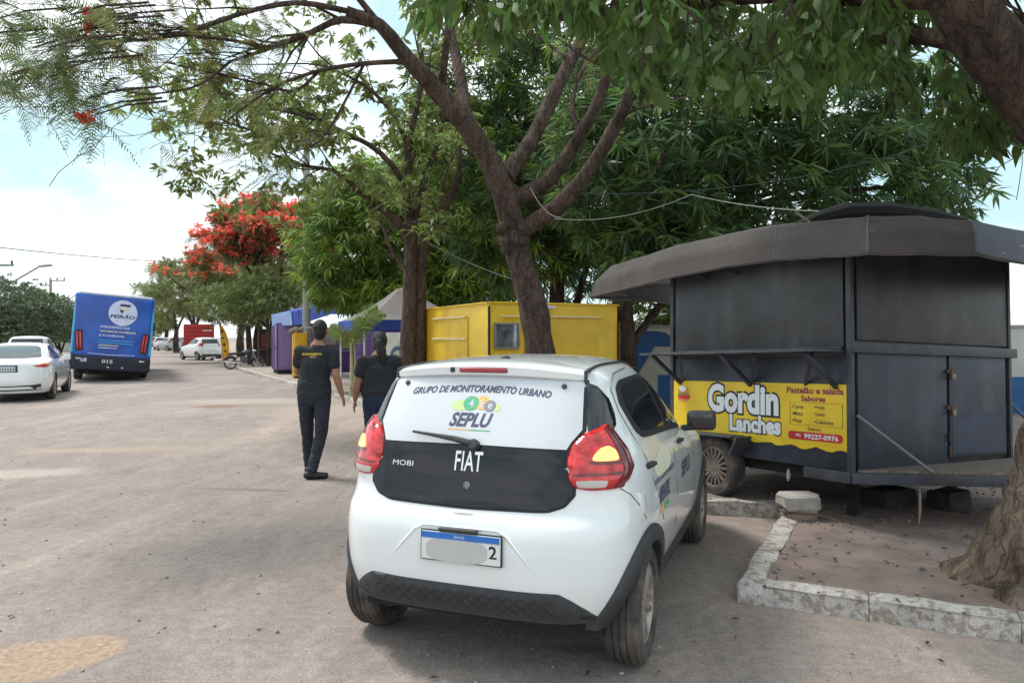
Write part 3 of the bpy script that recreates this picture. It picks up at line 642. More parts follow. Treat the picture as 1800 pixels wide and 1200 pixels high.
# ------------------------------------------------------------------ dark food trailer
TP = mat('dark_slate_trailer_paint', (.026, .033, .052), .5, var=.5, scale=2.6, bump=.3, bscale=5, col2=(.052, .056, .068), mask=(3.5, .46, .70), streak=.22)
TP2 = mat('greyer_worn_trailer_paint', (.033, .033, .037), .45, var=.5, scale=2.2, bump=.3, bscale=4, col2=(.064, .063, .066), mask=(3.0, .46, .72), streak=.22)
TB = mat('blue_grey_steel_frame', (.060, .066, .082), .5, .2, var=.3, scale=7, col2=(.06, .05, .05), mask=(6, .5, .7))
TARP = mat('faded_grey_brown_tarp', (.088, .074, .070), .85, var=.22, scale=2.5, bump=.35, bscale=11, col2=(.062, .054, .053), mask=(2.4, .42, .66), transl=.04)
TARPB = mat('blue_grey_tarp', (.105, .115, .14), .8, var=.2, scale=2.5, bump=.3, bscale=11)
BLK = mat('black_tarp', (.012, .012, .016), .8, bump=.4, bscale=14)
WOOD = mat('weathered_plank', (.20, .155, .125), .9, var=.3, scale=14, bump=.5, bscale=50)
RUST = mat('rusty_steel', (.10, .055, .035), .85, var=.4, scale=12)
BRASS = mat('brass_padlock', (.26, .19, .12), .5, .6)
TL, TR = 2.08, 2.17
tr = thing('food_trailer', 'dark slate metal food trailer with grey tarp awning and yellow snack banner', 'trailer', (2.649, 5.74, 0), math.radians(28.4))
tr.rotation_euler = (-.037, .033, math.radians(28.4))
TM = Matrix.Translation((2.649, 5.74, 0)) @ Euler((-.037, .033, math.radians(28.4))).to_matrix().to_4x4(); TI = TM.inverted()
Wl = lambda p: TI @ Vector(p)
FZ, SH, TOPZ = .54, 1.49, 2.50
part('body', TP2, tr, lambda b: box(b, (TR/2, TL/2, (FZ+TOPZ)/2), (TR-.02, TL-.02, TOPZ-FZ), None, .01))
part('chassis', DARKU, tr, lambda b: box(b, (TR/2, TL/2, FZ-.05), (TR-.25, TL-.1, .10)))
# serving side (local x = 0): hatch, lower sheet, frame
for y in (0, TL): part('corner_post', TB, tr, lambda b: box(b, (-.012, y, (FZ+TOPZ)/2), (.045, .045, TOPZ-FZ), None, .004))
part('serving_hatch', TP2, tr, lambda b: box(b, (-.012, TL/2, 1.93), (.03, TL-.10, .86), None, .008))
part('hatch_frame', TP, tr, lambda b: [bar(b, (-.035, .05, z), (-.035, TL-.05, z), .03, .03, .004) for z in (1.515, 2.34)])
part('lower_sheet', TP, tr, lambda b: box(b, (-.006, TL/2, 1.0), (.02, TL-.06, .90), None, .004))
shf = part('counter_shelf', TB, tr, lambda b: box(b, (-.21, TL/2+.03, SH), (.42, TL+.02, .02), None, .004))
for y in (.12, 1.02, 1.95):
    part('shelf_bracket', TP, shf, lambda b: bar(b, (-.02, y, 1.20), (-.37, y+.02, SH-.015), .035, .035, .004))
    part('shelf_bracket', TP, shf, lambda b: bar(b, (-.02, y-.02 if y > .5 else y+.3, 1.22), (-.30, (y-.30 if y > .5 else y), SH-.015), .028, .028, .004))
# banner, printed (slightly wavy lower rim)
YB = mat('yellow_banner_print', (.80, .52, .015), .5, var=.10, scale=3, col2=(.84, .60, .03), mask=(2, .42, .6))
bl, bh, bz0, bz1 = TL-.03, .51, .715, 1.232
pts = []; n = 40
for i in range(n+1): pts.append((.012+bl*i/n, bz0+(.012*math.sin(i*1.3)+.006*random.uniform(-1, 1) if 0 < i < n else 0)-.02*(1-i/n)))
pts += [(.012+bl, bz1), (.012, bz1-.005)]
ban = part('banner', YB, tr, lambda b: plate(b, [(-.020, y, z) for y, z in pts[::-1]], .006), sharp=None)
# seen from outside the reader's right is the near corner: u runs towards -y
def bp(u0, z0, h): return lambda a, b: Vector((-.0275-h, bl*(1-u0)+.012-a, z0+b))
KW = mat('banner_white', (.78, .80, .84), .5, var=.05); KB = mat('banner_black', (.012, .012, .018), .5); KR = mat('banner_red', (.55, .02, .015), .5); KP = mat('banner_maroon', (.28, .02, .05), .5); KD = mat('banner_brown', (.05, .03, .02), .5); KO = mat('banner_bun', (.62, .25, .06), .5); KG = mat('banner_green', (.12, .30, .05), .5)
for s_, u, z, w, h in (('Gordin', .455, 1.075, .86, .27), ('Lanches', .53, .855, .60, .155)):
    words('banner_lettering', s_, KB, ban, bp(u, z, .0004), width=w, height=h, bold=.10, ref=.045)
    words('banner_lettering', s_, KW, ban, bp(u, z, .0012), width=w, height=h, bold=.045)
words('banner_lettering', 'Pastelão e salada', KP, ban, bp(.845, 1.172, .0006), width=.56, height=.055, bold=.03)
words('banner_lettering', 'Sabores', KP, ban, bp(.84, 1.105, .0006), width=.24, height=.048, bold=.03)
for k, (a, c) in enumerate((('•Carne', '•Frango'), ('•Misto', '•Queijo'), ('•Pizza', '•Calabresa'))):
    words('banner_lettering', a, KD, ban, bp(.735, 1.035-.058*k, .0006), height=.034, bold=.01, align='LEFT'); words('banner_lettering', c, KD, ban, bp(.845, 1.035-.058*k, .0006), height=.034, bold=.01, align='LEFT')
rb = BM()
for (u1, z1), (u2, z2) in (((.725, 1.07), (.975, 1.07)), ((.975, 1.07), (.975, .885)), ((.975, .885), (.725, .885)), ((.725, .885), (.725, 1.07))):
    bar(rb, bp(u1, z1, .0005)(0, 0), bp(u2, z2, .0005)(0, 0), .004, .001)
obj('banner_rule', rb, KD, ban, None)
words('banner_lettering', 'Delivery', KD, ban, bp(.845, .852, .0006), height=.036, bold=.01)
pill = [(math.copysign(.235, math.cos(a))+.034*math.cos(a), .034*math.sin(a)) for a in np.linspace(0, 2*math.pi, 32)[:-1]]
raw('banner_pill', [bp(.845, .795, .0005)(a, b) for a, b in pill], [tuple(range(31))], KR, ban, None)
words('banner_lettering', '(99)', KW, ban, bp(.765, .795, .0012), height=.03, bold=.02); words('banner_lettering', '99227-0976', KW, ban, bp(.875, .795, .0012), width=.33, height=.042, bold=.025)
def disc(u, z, rx, rz, m, h, up=False, name='banner_picture'):
    q = np.linspace(0, math.pi if up else 2*math.pi, 24)[:None if up else -1]
    raw(name, [bp(u, z, h)(rx*math.cos(a), rz*math.sin(a)) for a in q], [tuple(range(len(q)))], m, ban, None)
disc(.075, 1.10, .085, .085, KO, .0006, True); disc(.075, 1.09, .09, .02, KG, .0009); disc(.08, 1.068, .095, .024, KR, .0010); disc(.075, 1.045, .085, .028, KO, .0008); disc(.07, 1.15, .05, .03, KW, .0012)
disc(.225, .845, .105, .055, KB, .0005); disc(.225, .848, .095, .046, KW, .0009); disc(.20, .868, .04, .02, KG, .0013); disc(.245, .872, .035, .018, KR, .0013); disc(.225, .888, .05, .016, KO, .0012)
# wheel, mudguard
tw = make_wheel(tr, -.02, 1.43, .285, .16, -1, spokes=9, name='trailer_wheel', rim=mat('dusty_steel_rim', (.22, .17, .145), .6, .3, var=.4, scale=8)); tw.location.z = .285+.11+.05-.02
part('mudguard', TB, tr, lambda b: [box(b, (-.10, 1.43, .735), (.22, .68, .02), None, .004), box(b, (-.10, 1.06, .66), (.22, .02, .19), (.5, 0, 0), .004), box(b, (-.10, 1.80, .66), (.22, .02, .19), (-.5, 0, 0), .004)])
# door side (local y = 0)
part('upper_panel', TP2, tr, lambda b: box(b, (TR/2+.01, -.008, 1.98), (TR-.07, .03, .80), None, .006))
d1 = part('door_leaf', TP, tr, lambda b: box(b, (.62, -.010, 1.025), (1.16, .035, .93), None, .006))
d2 = part('door_leaf', TP, tr, lambda b: box(b, (1.665, -.012, 1.045), (.86, .035, .87), None, .006))
def smear(b, cx, cz, rx, rz, y, n=18):
    p = [(cx+rx*math.cos(a)*random.uniform(.55, 1.1), y, cz+rz*math.sin(a)*random.uniform(.55, 1.1)) for a in np.linspace(0, 2*math.pi, n+1)[:-1]]; plate(b, p, .0012)
SM1, SM2, SM3 = mat('scraped_paint', (.075, .088, .10), .6, var=.4, scale=20), mat('dark_blue_touch_up', (.014, .022, .055), .5, var=.3, scale=9), mat('navy_touch_up', (.022, .033, .065), .5, var=.3, scale=6)
part('touch_up_patch', SM3, d2, lambda b: plate(b, [(1.26, -.0305, .64), (2.06, -.0305, .64), (2.06, -.0305, .95), (1.8, -.0305, .99), (1.5, -.0305, .97), (1.27, -.0305, .93)], .0012), sharp=None)
part('cross_rail', TB, tr, lambda b: box(b, (TR/2+.02, -.035, 1.52), (TR+.10, .05, .085), None, .005))
for z, dz in ((1.345, 0), (1.035, 0)):
    hp = part('hasp', RUST, d2, lambda b: box(b, (1.225, -.038, z), (.09, .016, .035), None, .003))
    part('padlock', BRASS, hp, lambda b: (box(b, (1.245, -.058, z-.045), (.052, .022, .05), None, .005), tube(b, [(1.229, -.058, z-.02), (1.229, -.058, z+.008), (1.245, -.058, z+.02), (1.261, -.058, z+.008), (1.261, -.058, z-.02)], .005, 6)))
for y, z in ((1.212, .78), (1.212, .66)): part('hinge', RUST, d2, lambda b: tube(b, [(y, -.04, z-.04), (y, -.04, z+.04)], .012, 8))
part('side_post', TB, tr, lambda b: box(b, (TR+.005, -.01, (FZ+TOPZ)/2), (.04, .045, TOPZ-FZ), None, .004))
part('side_brace', mat('blue_brace', (.04, .12, .28), .5), tr, lambda b: bar(b, (TR+.03, .02, 1.1), (TR+.35, -.15, .75), .03))
# deck of planks on the drawbar
part('drawbar', TB, tr, lambda b: [bar(b, (-.03, .42, FZ-.035), (-.03, -.02, FZ-.035), .05, .085, .005), bar(b, (-.04, -.02, FZ-.035), (1.75, -1.16, FZ-.035), .05, .085, .005), bar(b, (1.75, -1.16, FZ-.035), (2.2, -.02, FZ-.035), .05, .085, .005)])
def xl(y): return -.02-(y+.02)*1.57
for k in range(8):
    y1, y0 = -.03-k*.128, -.03-(k+1)*.128+.008; x1 = 2.15-k*.055
    b = BM(); z = FZ+.004+random.uniform(-.003, .003)
    plate(b, [(max(xl(y1), 0)+.02, y1, z), (xl(y0)+.02, y0, z), (x1, y0, z), (x1, y1, z)], .022); obj('deck_plank', b, WOOD, tr, None)
part('deck_strut', mat('pale_steel_strut', (.20, .21, .23), .45, .4), tr, lambda b: tube(b, [(.0, -.045, .99), (.49, -.33, FZ+.02)], .013, 8))
# awning: outer rim, shoulder above it, roof behind
rim_b = [at(1196, 532, 9.9), at(1036, 522, 8.6), at(1190, 484, 7.2), at(1275, 467, 6.6), at(1362, 455, 6.05), at(1445, 449, 5.45), at(1525, 444, 5.0), at(1620, 444, 4.98), at(1716, 446, 5.02), at(1800, 462, 5.35), at(1870, 480, 6.0), at(1860, 500, 7.2)]
rim_m = [at(1190, 500, 9.85), at(1046, 494, 8.6), at(1190, 452, 7.22), at(1275, 436, 6.64), at(1363, 421, 6.1), at(1445, 412, 5.5), at(1525, 406, 5.04), at(1620, 405, 5.02), at(1714, 410, 5.06), at(1800, 426, 5.4), at(1875, 444, 6.05), at(1865, 470, 7.3)]
rim_t = [at(1182, 478, 9.6), at(1075, 467, 8.6), at(1192, 430, 7.34), at(1278, 411, 6.80), at(1366, 397, 6.28), at(1448, 388, 5.68), at(1526, 380, 5.22), at(1620, 379, 5.20), at(1708, 387, 5.22), at(1800, 405, 5.6), at(1880, 425, 6.3), at(1880, 450, 7.5)]
roof = [Vector((2.3, 8.6, 2.62)), Vector((2.2, 8.2, 2.62)), Vector((2.3, 7.7, 2.66)), Vector((2.5, 7.2, 2.68)), Vector((2.8, 6.9, 2.68)), Vector((3.0, 6.6, 2.66)), Vector((3.2, 6.4, 2.64)), Vector((3.6, 6.5, 2.64)), Vector((4.0, 6.7, 2.64)), Vector((4.2, 7.0, 2.64)), Vector((4.2, 7.4, 2.64)), Vector((4.0, 7.8, 2.64))]
def sag(P, k=5, s=.012):
    out = []
    for i in range(len(P)-1):
        for j in range(k): t = j/k; out.append(P[i].lerp(P[i+1], t)-Vector((0, 0, s*4*t*(1-t))))
    return out+[P[-1]]
from mathutils import noise as mnoise
base_rows = [sag(r, 5, s) for r, s in ((rim_b, .005), (rim_m, .002), (rim_t, .004), (roof, 0))]
rows = []
for a in range(3):
    for j in range(4 if a < 2 else 2):
        f = j/(4 if a < 2 else 2); rows.append([Wl(p.lerp(q, f)+Vector((.35, .35, 1))*mnoise.noise(Vector((i*.55, (a*4+j)*.8, 7)))*(.010 if 0 < a*4+j < 9 else .002)+Vector((-.2, -.9, 0))*.014*mnoise.noise(Vector((i*.9, (a*4+j)*.25, 1)))) for i, (p, q) in enumerate(zip(base_rows[a], base_rows[a+1]))])
rows.append([Wl(p) for p in base_rows[3]]); NR = len(rows)-1
def awn(b, i0, i1):
    g = [[b.verts.new(r[i]) for i in range(i0, i1+1)] for r in rows]
    for a in range(NR):
        for i in range(i1-i0): b.faces.new((g[a][i], g[a][i+1], g[a+1][i+1], g[a+1][i]))
    bmesh.ops.recalc_face_normals(b, faces=b.faces); bmesh.ops.solidify(b, geom=b.faces[:], thickness=.006)
part('awning', TARP, tr, awn, 0, 40, sharp=50); part('awning_end', TARPB, tr, awn, 40, 55, sharp=50)
def lining(b):
    g = [[b.verts.new(r[i]-Vector((0, 0, .014))+Vector((.012, 0, 0))) for i in range(len(r))] for r in rows]
    for a in range(NR):
        for i in range(len(rows[0])-1): b.faces.new((g[a][i], g[a][i+1], g[a+1][i+1], g[a+1][i]))
part('awning_lining', mat('pale_tarp_lining', (.34, .31, .29), .85, var=.12, transl=.3), tr, lining, sharp=50)
part('awning_hem', TARP, tr, lambda b: tube(b, rows[0], .012, 6))
for i in (20, 30, 40): part('awning_seam', TARPB, tr, lambda b: tube(b, [r[i] for r in rows[:9]], .008, 6))
for i in (5, 8, 11, 14): part('awning_rib', TB, tr, lambda b: tube(b, [rows[0][i]+Vector((.03, 0, .01)), Vector((0, min(rows[0][i].y, TL), 2.22+.0*i))], .011, 6))
part('awning_pole', TB, tr, lambda b: tube(b, [r+Vector((.05, 0, .012)) for r in rows[0][3:20]], .012, 6))
part('roof_tarp', BLK, tr, lambda b: tube(b, [Wl(at(x, y, 6.6)) for x, y in ((1395, 400), (1440, 385), (1490, 375), (1560, 374), (1640, 382), (1700, 390))], [.03, .07, .10, .10, .07, .03], 10))
part('roof_box', TB, tr, lambda b: box(b, (1.75, 1.35, 2.62), (1.05, .75, .33), None, .01))
part('loose_tarp_stick', WOOD, tr, lambda b: tube(b, [Wl(at(1398, 373, 6.5)), Wl(at(1425, 392, 6.4))], .012, 6))
for x, y in ((.4, .3), (1.7, .25)):
    part('support_leg', DARKU, tr, lambda b: bar(b, (x, y, .10), (x, y, FZ-.08), .07))
part('hanging_rag', mat('rag', (.35, .33, .31), .9), tr, lambda b: tube(b, [(-.0, .62, .50), (.005, .625, .46), (-.004, .62, .42), (0, .625, .39)], [.006, .018, .015, .003], 7))
part('hanging_rag', mat('rag2', (.28, .22, .19), .9), tr, lambda b: tube(b, [(.42, -.27, .48), (.42, -.275, .38), (.424, -.27, .27), (.41, -.27, .16)], [.006, .010, .012, .004], 7))

# blocks under and beside the trailer
CON = mat('pale_concrete', (.40, .37, .34), .9, var=.2, scale=9, bump=.6, bscale=30)
for (px, d, sx, sy, h, lb) in ((1668, 6.45, .34, .22, .17, 'dark timber block chocked under the trailer drawbar'), (1560, 6.6, .42, .25, .15, 'dark concrete block propping the trailer corner')):
    o = part('support_block', mat('sooty_block', (.05, .045, .042), .95, var=.3, bump=.4), None, lambda b: box(b, (0, 0, h/2), (sx, sy, h), None, .03, 2, .014)); o.location = ((px-CX)/FPX*d, d, KH-.025); o.rotation_euler.z = .5; tag(o, lb, 'block')
st = gp(1412, 912, KH)
def lump(b, w, l, h, z, jit, bev=.03):
    box(b, (0, 0, z+h/2), (w, l, h), None, bev, 3)
    for v in b.verts: v.co += Vector((random.uniform(-jit, jit), random.uniform(-jit, jit), random.uniform(-jit, jit)*.6))
for k, (w, l, h, z, rz, lb, m) in enumerate(((.25, .15, .058, 0, .12, 'dirty brick lying flat under the pale concrete lump, bottom of its stack', 'brick'), (.27, .16, .03, .056, -.15, 'thin broken slab between the brick and the pale concrete lump', 'slab'), (.305, .22, .125, .084, .05, 'pale grey concrete lump on a small stack by the kerb', 'rock'))):
    b = BM(); lump(b, w, l, h, z, .006 if k < 2 else .010, .012 if k < 2 else .04)
    o = obj({'brick': 'brick', 'slab': 'stone_slab', 'rock': 'concrete_lump'}[m], b, CON if k == 2 else mat('dusty_brick', (.24, .18, .145), .95, var=.3, bump=.5), None, 45); o.location = (st.x, st.y+.1, KH-.02); o.rotation_euler.z = rz; tag(o, lb, m)

# ------------------------------------------------------------------ people
SKIN = mat('brown_skin', (.34, .17, .105), .55, var=.06, scale=12)
SHIRT = mat('black_cotton', (.020, .023, .030), .9, var=.25, scale=7, bump=1.0, bscale=11)
SHIRT2 = mat('charcoal_cotton', (.022, .024, .029), .9, var=.25, scale=7, bump=1.0, bscale=11)
TROUS = mat('black_trouser', (.019, .023, .035), .85, var=.25, scale=8, bump=1.0, bscale=13)
JEANS = mat('navy_denim', (.014, .026, .062), .85, var=.3, scale=9, bump=1.0, bscale=14)
HAIR = mat('black_hair', (.008, .007, .007), .5, var=.4, scale=60, bump=.6, bscale=120)
SHOE = mat('black_shoe', (.012, .012, .013), .5)
def capsule(b, p, q, r0, r1, wide=None, k=1.0, n=14):
    """tapered rounded limb; flattened or widened by k along 'wide'"""
    p, q = Vector(p), Vector(q); d = q-p; t = d.normalized() if d.length > 1e-5 else Vector((0, 0, 1)); prof = []
    for i in range(5): a = math.pi/2*(1-i/4); prof.append((r0*math.cos(a), -r0*math.sin(a)))
    for i in range(5): a = math.pi/2*i/4; prof.append((r1*math.cos(a), d.length+r1*math.sin(a)))
    M = t.to_track_quat('Z', 'Y').to_matrix().to_4x4(); M.translation = p; c = BM(); lathe(c, [(max(r, .0005), z) for r, z in prof], n, M)
    if wide is not None:
        w = Vector(wide).normalized()
        for v in c.verts:
            ax = p+t*(v.co-p).dot(t); e = v.co-ax; v.co += w*(e.dot(w)*(k-1))
    me = bpy.data.meshes.new('c'); c.to_mesh(me); c.free(); b.from_mesh(me); bpy.data.meshes.remove(me)
def fuse(name, caps, m, parent, voxel=.008, smooth=3):
    b = BM()
    for c in caps: capsule(b, *c)
    me = bpy.data.meshes.new(name); b.to_mesh(me); b.free(); o = bpy.data.objects.new(name, me); COL.objects.link(o)
    r = o.modifiers.new('r', 'REMESH'); r.mode = 'VOXEL'; r.voxel_size = voxel
    s = o.modifiers.new('s', 'SMOOTH'); s.factor = .5; s.iterations = smooth
    dg = bpy.context.evaluated_depsgraph_get(); out = bpy.data.meshes.new_from_object(o.evaluated_get(dg)); bpy.data.objects.remove(o); bpy.data.meshes.remove(me)
    out.name = name; return link(name, out, m, parent, 80)
def folds(o, amp=.007, sx=8, sz=17):
    """cloth creases pushed into the garment's surface"""
    from mathutils import noise as mn
    nr = [v.normal.copy() for v in o.data.vertices]
    for v, n in zip(o.data.vertices, nr):
        c = v.co; q = mn.noise(Vector((c.x*sx+c.z*5, c.y*sx, c.z*sz+c.x*6)))+.5*mn.noise(Vector((c.x*22, c.y*22, c.z*34))); v.co = c+n*amp*(1-abs(q)*1.6)
def hand(w, e, sg, curl=.4):
    """palm and five fingers continuing the forearm e -> w; sg = +1 right hand"""
    w, e = Vector(w), Vector(e); f = (w-e).normalized(); side = f.cross(Vector((0, 1, 0))).normalized()*1; fr = side.cross(f).normalized()
    if fr.y < 0: fr = -fr
    inn = side if side.x*sg < 0 else -side; L = []; k = w+f*.09
    L.append((w, k, .024, .030, inn, .62))
    for i, ln in enumerate((.072, .080, .075, .058)):
        b0 = k+fr*(.030-.020*i); m = b0+f*ln*.5+inn*.006*curl; t = b0+f*ln*.93+inn*.03*curl; L += [(b0-f*.02, m, .0095, .0088), (m, t, .0088, .0072)]
    b0 = w+f*.035+fr*.026; m = b0+f*.03+fr*.022+inn*.01; t = m+f*.032+fr*.006+inn*.012; L += [(b0, m, .013, .010), (m, t, .010, .008)]
    return L
def person(loc, rz, label, J, shirt, trouser, hair_caps, wide, hem=.86, slv=.5, sc=1.0):
    """J: joints. Body is one continuous mesh; clothes and hair are its own parts."""
    t = thing('person', label, 'person', loc, rz); t.scale = (sc, sc, sc); X = (1, 0, 0); V = Vector
    hd, nk, ch, pv = V(J['head']), V(J['neck']), V(J['chest']), V(J['pelvis'])
    caps = [(hd+V((0, -.005, .02)), hd+V((0, .01, -.03)), .098, .078, X, .82), (hd+V((0, .035, -.03)), hd+V((0, .05, -.075)), .065, .045, X, .85), (nk, hd+V((0, -.01, -.07)), .058, .054),
            (ch, nk, .105, .06, X, 1.45*wide), (pv+V((0, 0, .12)), ch, .105, .115, X, 1.35*wide), (pv, pv+V((0, 0, .12)), .115, .105, X, 1.4*wide),
            (hd+V((0, .085, -.015)), hd+V((0, .112, -.035)), .010, .017), (hd+V((.083, -.005, -.02)), hd+V((.086, -.01, .005)), .014, .018, X, .4), (hd+V((-.083, -.005, -.02)), hd+V((-.086, -.01, .005)), .014, .018, X, .4),
            (hd+V((-.022, .085, -.072)), hd+V((.022, .085, -.072)), .009, .009), (hd+V((-.04, .082, .01)), hd+V((-.025, .088, .01)), .012, .012), (hd+V((.025, .088, .01)), hd+V((.04, .082, .01)), .012, .012)]
    for sg, s in ((-1, 'l'), (1, 'r')):
        sh, el, wr = [V(J[s+k]) for k in ('sh', 'el', 'wr')]; hp, kn, an = [V(J[s+k]) for k in ('hip', 'knee', 'ank')]; toe = V(J[s+'toe'])
        caps += [(ch+V((sg*.08, 0, .1)), sh, .07, .052*wide), (sh, el, .050*wide, .040*wide), (el, el.lerp(wr, .3), .041*wide, .044*wide), (el.lerp(wr, .3), wr, .044*wide, .029)]+hand(wr, el, sg)
        caps += [(hp, kn, .082*wide, .056), (kn, an, .054, .037), (an+V((0, 0, -.03)), toe, .036, .028)]
    body = fuse('body', caps, SKIN, t, .0065, 2)
    sc_ = [(ch, nk+V((0, -.005, -.05)), .125, .075, X, 1.45*wide), (V((pv.x, pv.y, hem+.10)), pv+V((0, 0, .14)), .140, .132, X, 1.42*wide), (pv+V((0, 0, .12)), ch, .122, .130, X, 1.36*wide)]
    for sg, s in ((-1, 'l'), (1, 'r')):
        sh, el = V(J[s+'sh']), V(J[s+'el']); sc_ += [(ch+V((sg*.08, 0, .1)), sh, .082, .066*wide), (sh, sh.lerp(el, slv), .066*wide, .064*wide)]
    so = fuse('shirt', sc_, shirt, t, .009, 3)
    for v in so.data.vertices:
        if v.co.z < hem+.03 and abs(v.co.x) < .30 and abs(v.co.y) < .2: v.co.z = hem+.03-min(.012, (hem+.03-v.co.z)*.2)
    folds(so)
    tc_ = [(pv+V((0, 0, .05)), pv+V((0, 0, -.02)), .125, .122, X, 1.38*wide)]
    for sg, s in ((-1, 'l'), (1, 'r')):
        hp, kn, an = [V(J[s+k]) for k in ('hip', 'knee', 'ank')]; tc_ += [(hp, kn, .093*wide, .066), (kn, an+V((0, 0, .02)), .064, .052)]
    folds(fuse('trousers', tc_, trouser, t, .009, 3), .007, 9, 20)
    for s in 'lr':
        an, toe = V(J[s+'ank']), V(J[s+'toe']); d = (toe-an); d.z = 0; d.normalize()
        sh_ = fuse('shoe', [(V((an.x, an.y, .05))-d*.05, V((toe.x, toe.y, .038)), .046, .036, d.cross(V((0, 0, 1))), 1.0), (V((an.x, an.y, .09)), V((an.x, an.y, .06)), .045, .047)], SHOE, t, .008, 2)
        for v in sh_.data.vertices:
            if v.co.z < .006: v.co.z = .0
    fuse('hair', [(hd+V(a), hd+V(b), r0, r1, X, k) for a, b, r0, r1, k in hair_caps], HAIR, t, .0065, 1)
    folds(t.children[-1], .004, 45, 30)
    return t, so
mp_ = gp(557, 838)
man, mshirt = person((mp_.x, mp_.y, 0), math.radians(-3), 'person in black polo shirt with yellow back print and black trousers, standing with back turned', dict(head=(.03, .03, 1.665), neck=(.01, .01, 1.50), chest=(-.01, 0, 1.30), pelvis=(-.03, 0, .95),
    lsh=(-.195, 0, 1.435), lel=(-.265, .10, 1.20), lwr=(-.17, .30, 1.13), rsh=(.175, 0, 1.435), rel=(.235, -.04, 1.165), rwr=(.272, .05, .95),
    lhip=(-.125, 0, .91), lknee=(-.155, .13, .50), lank=(-.165, .22, .085), ltoe=(-.19, .37, .04), rhip=(.065, 0, .91), rknee=(.055, -.01, .50), rank=(-.01, -.14, .085), rtoe=(.13, -.10, .04)),
    SHIRT, TROUS, [((0, -.012, .035), (0, -.02, -.02), .103, .086, .83), ((0, -.03, -.02), (0, -.03, -.055), .075, .062, .9)], 1.0, .865, .56)
YP = mat('yellow_shirt_print', (.75, .52, .05), .7)
def back_place(u0, z0, so):
    vs = np.array([v.co for v in so.data.vertices]); 
    def f(a, b):
        x, z = u0+a, z0+b; m = (np.abs(vs[:, 0]-x) < .014) & (np.abs(vs[:, 2]-z) < .014) & (vs[:, 1] < .02); y = vs[m, 1].min() if m.any() else -.13
        return Vector((x, y-.004, z))
    return f
words('shirt_print', 'MONITORAMENTO', YP, mshirt, back_place(-.03, 1.405, mshirt), width=.225, height=.026, bold=.02); words('shirt_print', 'SEPLU', YP, mshirt, back_place(-.01, 1.375, mshirt), width=.07, height=.014, bold=.02)
wp_ = at(667, 760, 8.8)
woman, _ = person((wp_.x, 8.8, 0), math.radians(6), 'person in charcoal t-shirt and navy jeans with long black ponytail beside the white car', dict(head=(.0, .04, 1.535), neck=(0, .01, 1.375), chest=(0, 0, 1.19), pelvis=(0, 0, .88),
    lsh=(-.185, 0, 1.31), lel=(-.255, -.01, 1.06), lwr=(-.285, .02, .86), rsh=(.185, 0, 1.31), rel=(.25, .08, 1.07), rwr=(.17, .27, 1.05),
    lhip=(-.09, 0, .84), lknee=(-.10, .06, .46), lank=(-.10, .02, .085), ltoe=(-.12, .16, .04), rhip=(.09, 0, .84), rknee=(.09, .0, .46), rank=(.10, -.08, .085), rtoe=(.13, .07, .04)),
    SHIRT2, JEANS, [((0, -.012, .03), (0, -.025, -.02), .106, .094, .88), ((.0, -.10, .0), (.03, -.115, -.10), .05, .058, 1), ((.03, -.115, -.10), (.045, -.125, -.24), .058, .030, 1)], 1.14, .86, .52)

# ------------------------------------------------------------------ traffic
RD = math.radians(24.3)       # heading of the street, turned left of straight ahead
SIDEW = mat('mid_tinted_glass', (.03, .036, .042), .05, spec=.8)
SB = Shell(([.2, .35, .5, .6, .75, .88, .96, 1.0, 1.04, 1.08, 1.15, 1.25, 1.35, 1.4, 1.43, 1.45, 1.46], [-1.0, -1.07, -1.09, -1.085, -1.06, -1.04, -1.0, -.86, -.55, -.42, -.26, .02, .36, .62, .85, 1.05, 1.2]),
           ([.2, .4, .6, .8, .9, .96, 1.05, 1.2, 1.35, 1.4, 1.43, 1.45, 1.46], [.82, .89, .915, .91, .895, .875, .83, .74, .64, .58, .48, .3, .05]),
           ([.2, .7, 1.0, 1.2, 1.46], [4.2, 4.4, 3.8, 5, 3]), ([.2, .4, .6, .75, .85, .95, 1.05, 1.15, 1.3, 1.4, 1.46], [3.6, 3.75, 3.78, 3.72, 3.5, 2.7, 2.2, 2.0, 1.75, 1.55, 1.25]), 1.3)
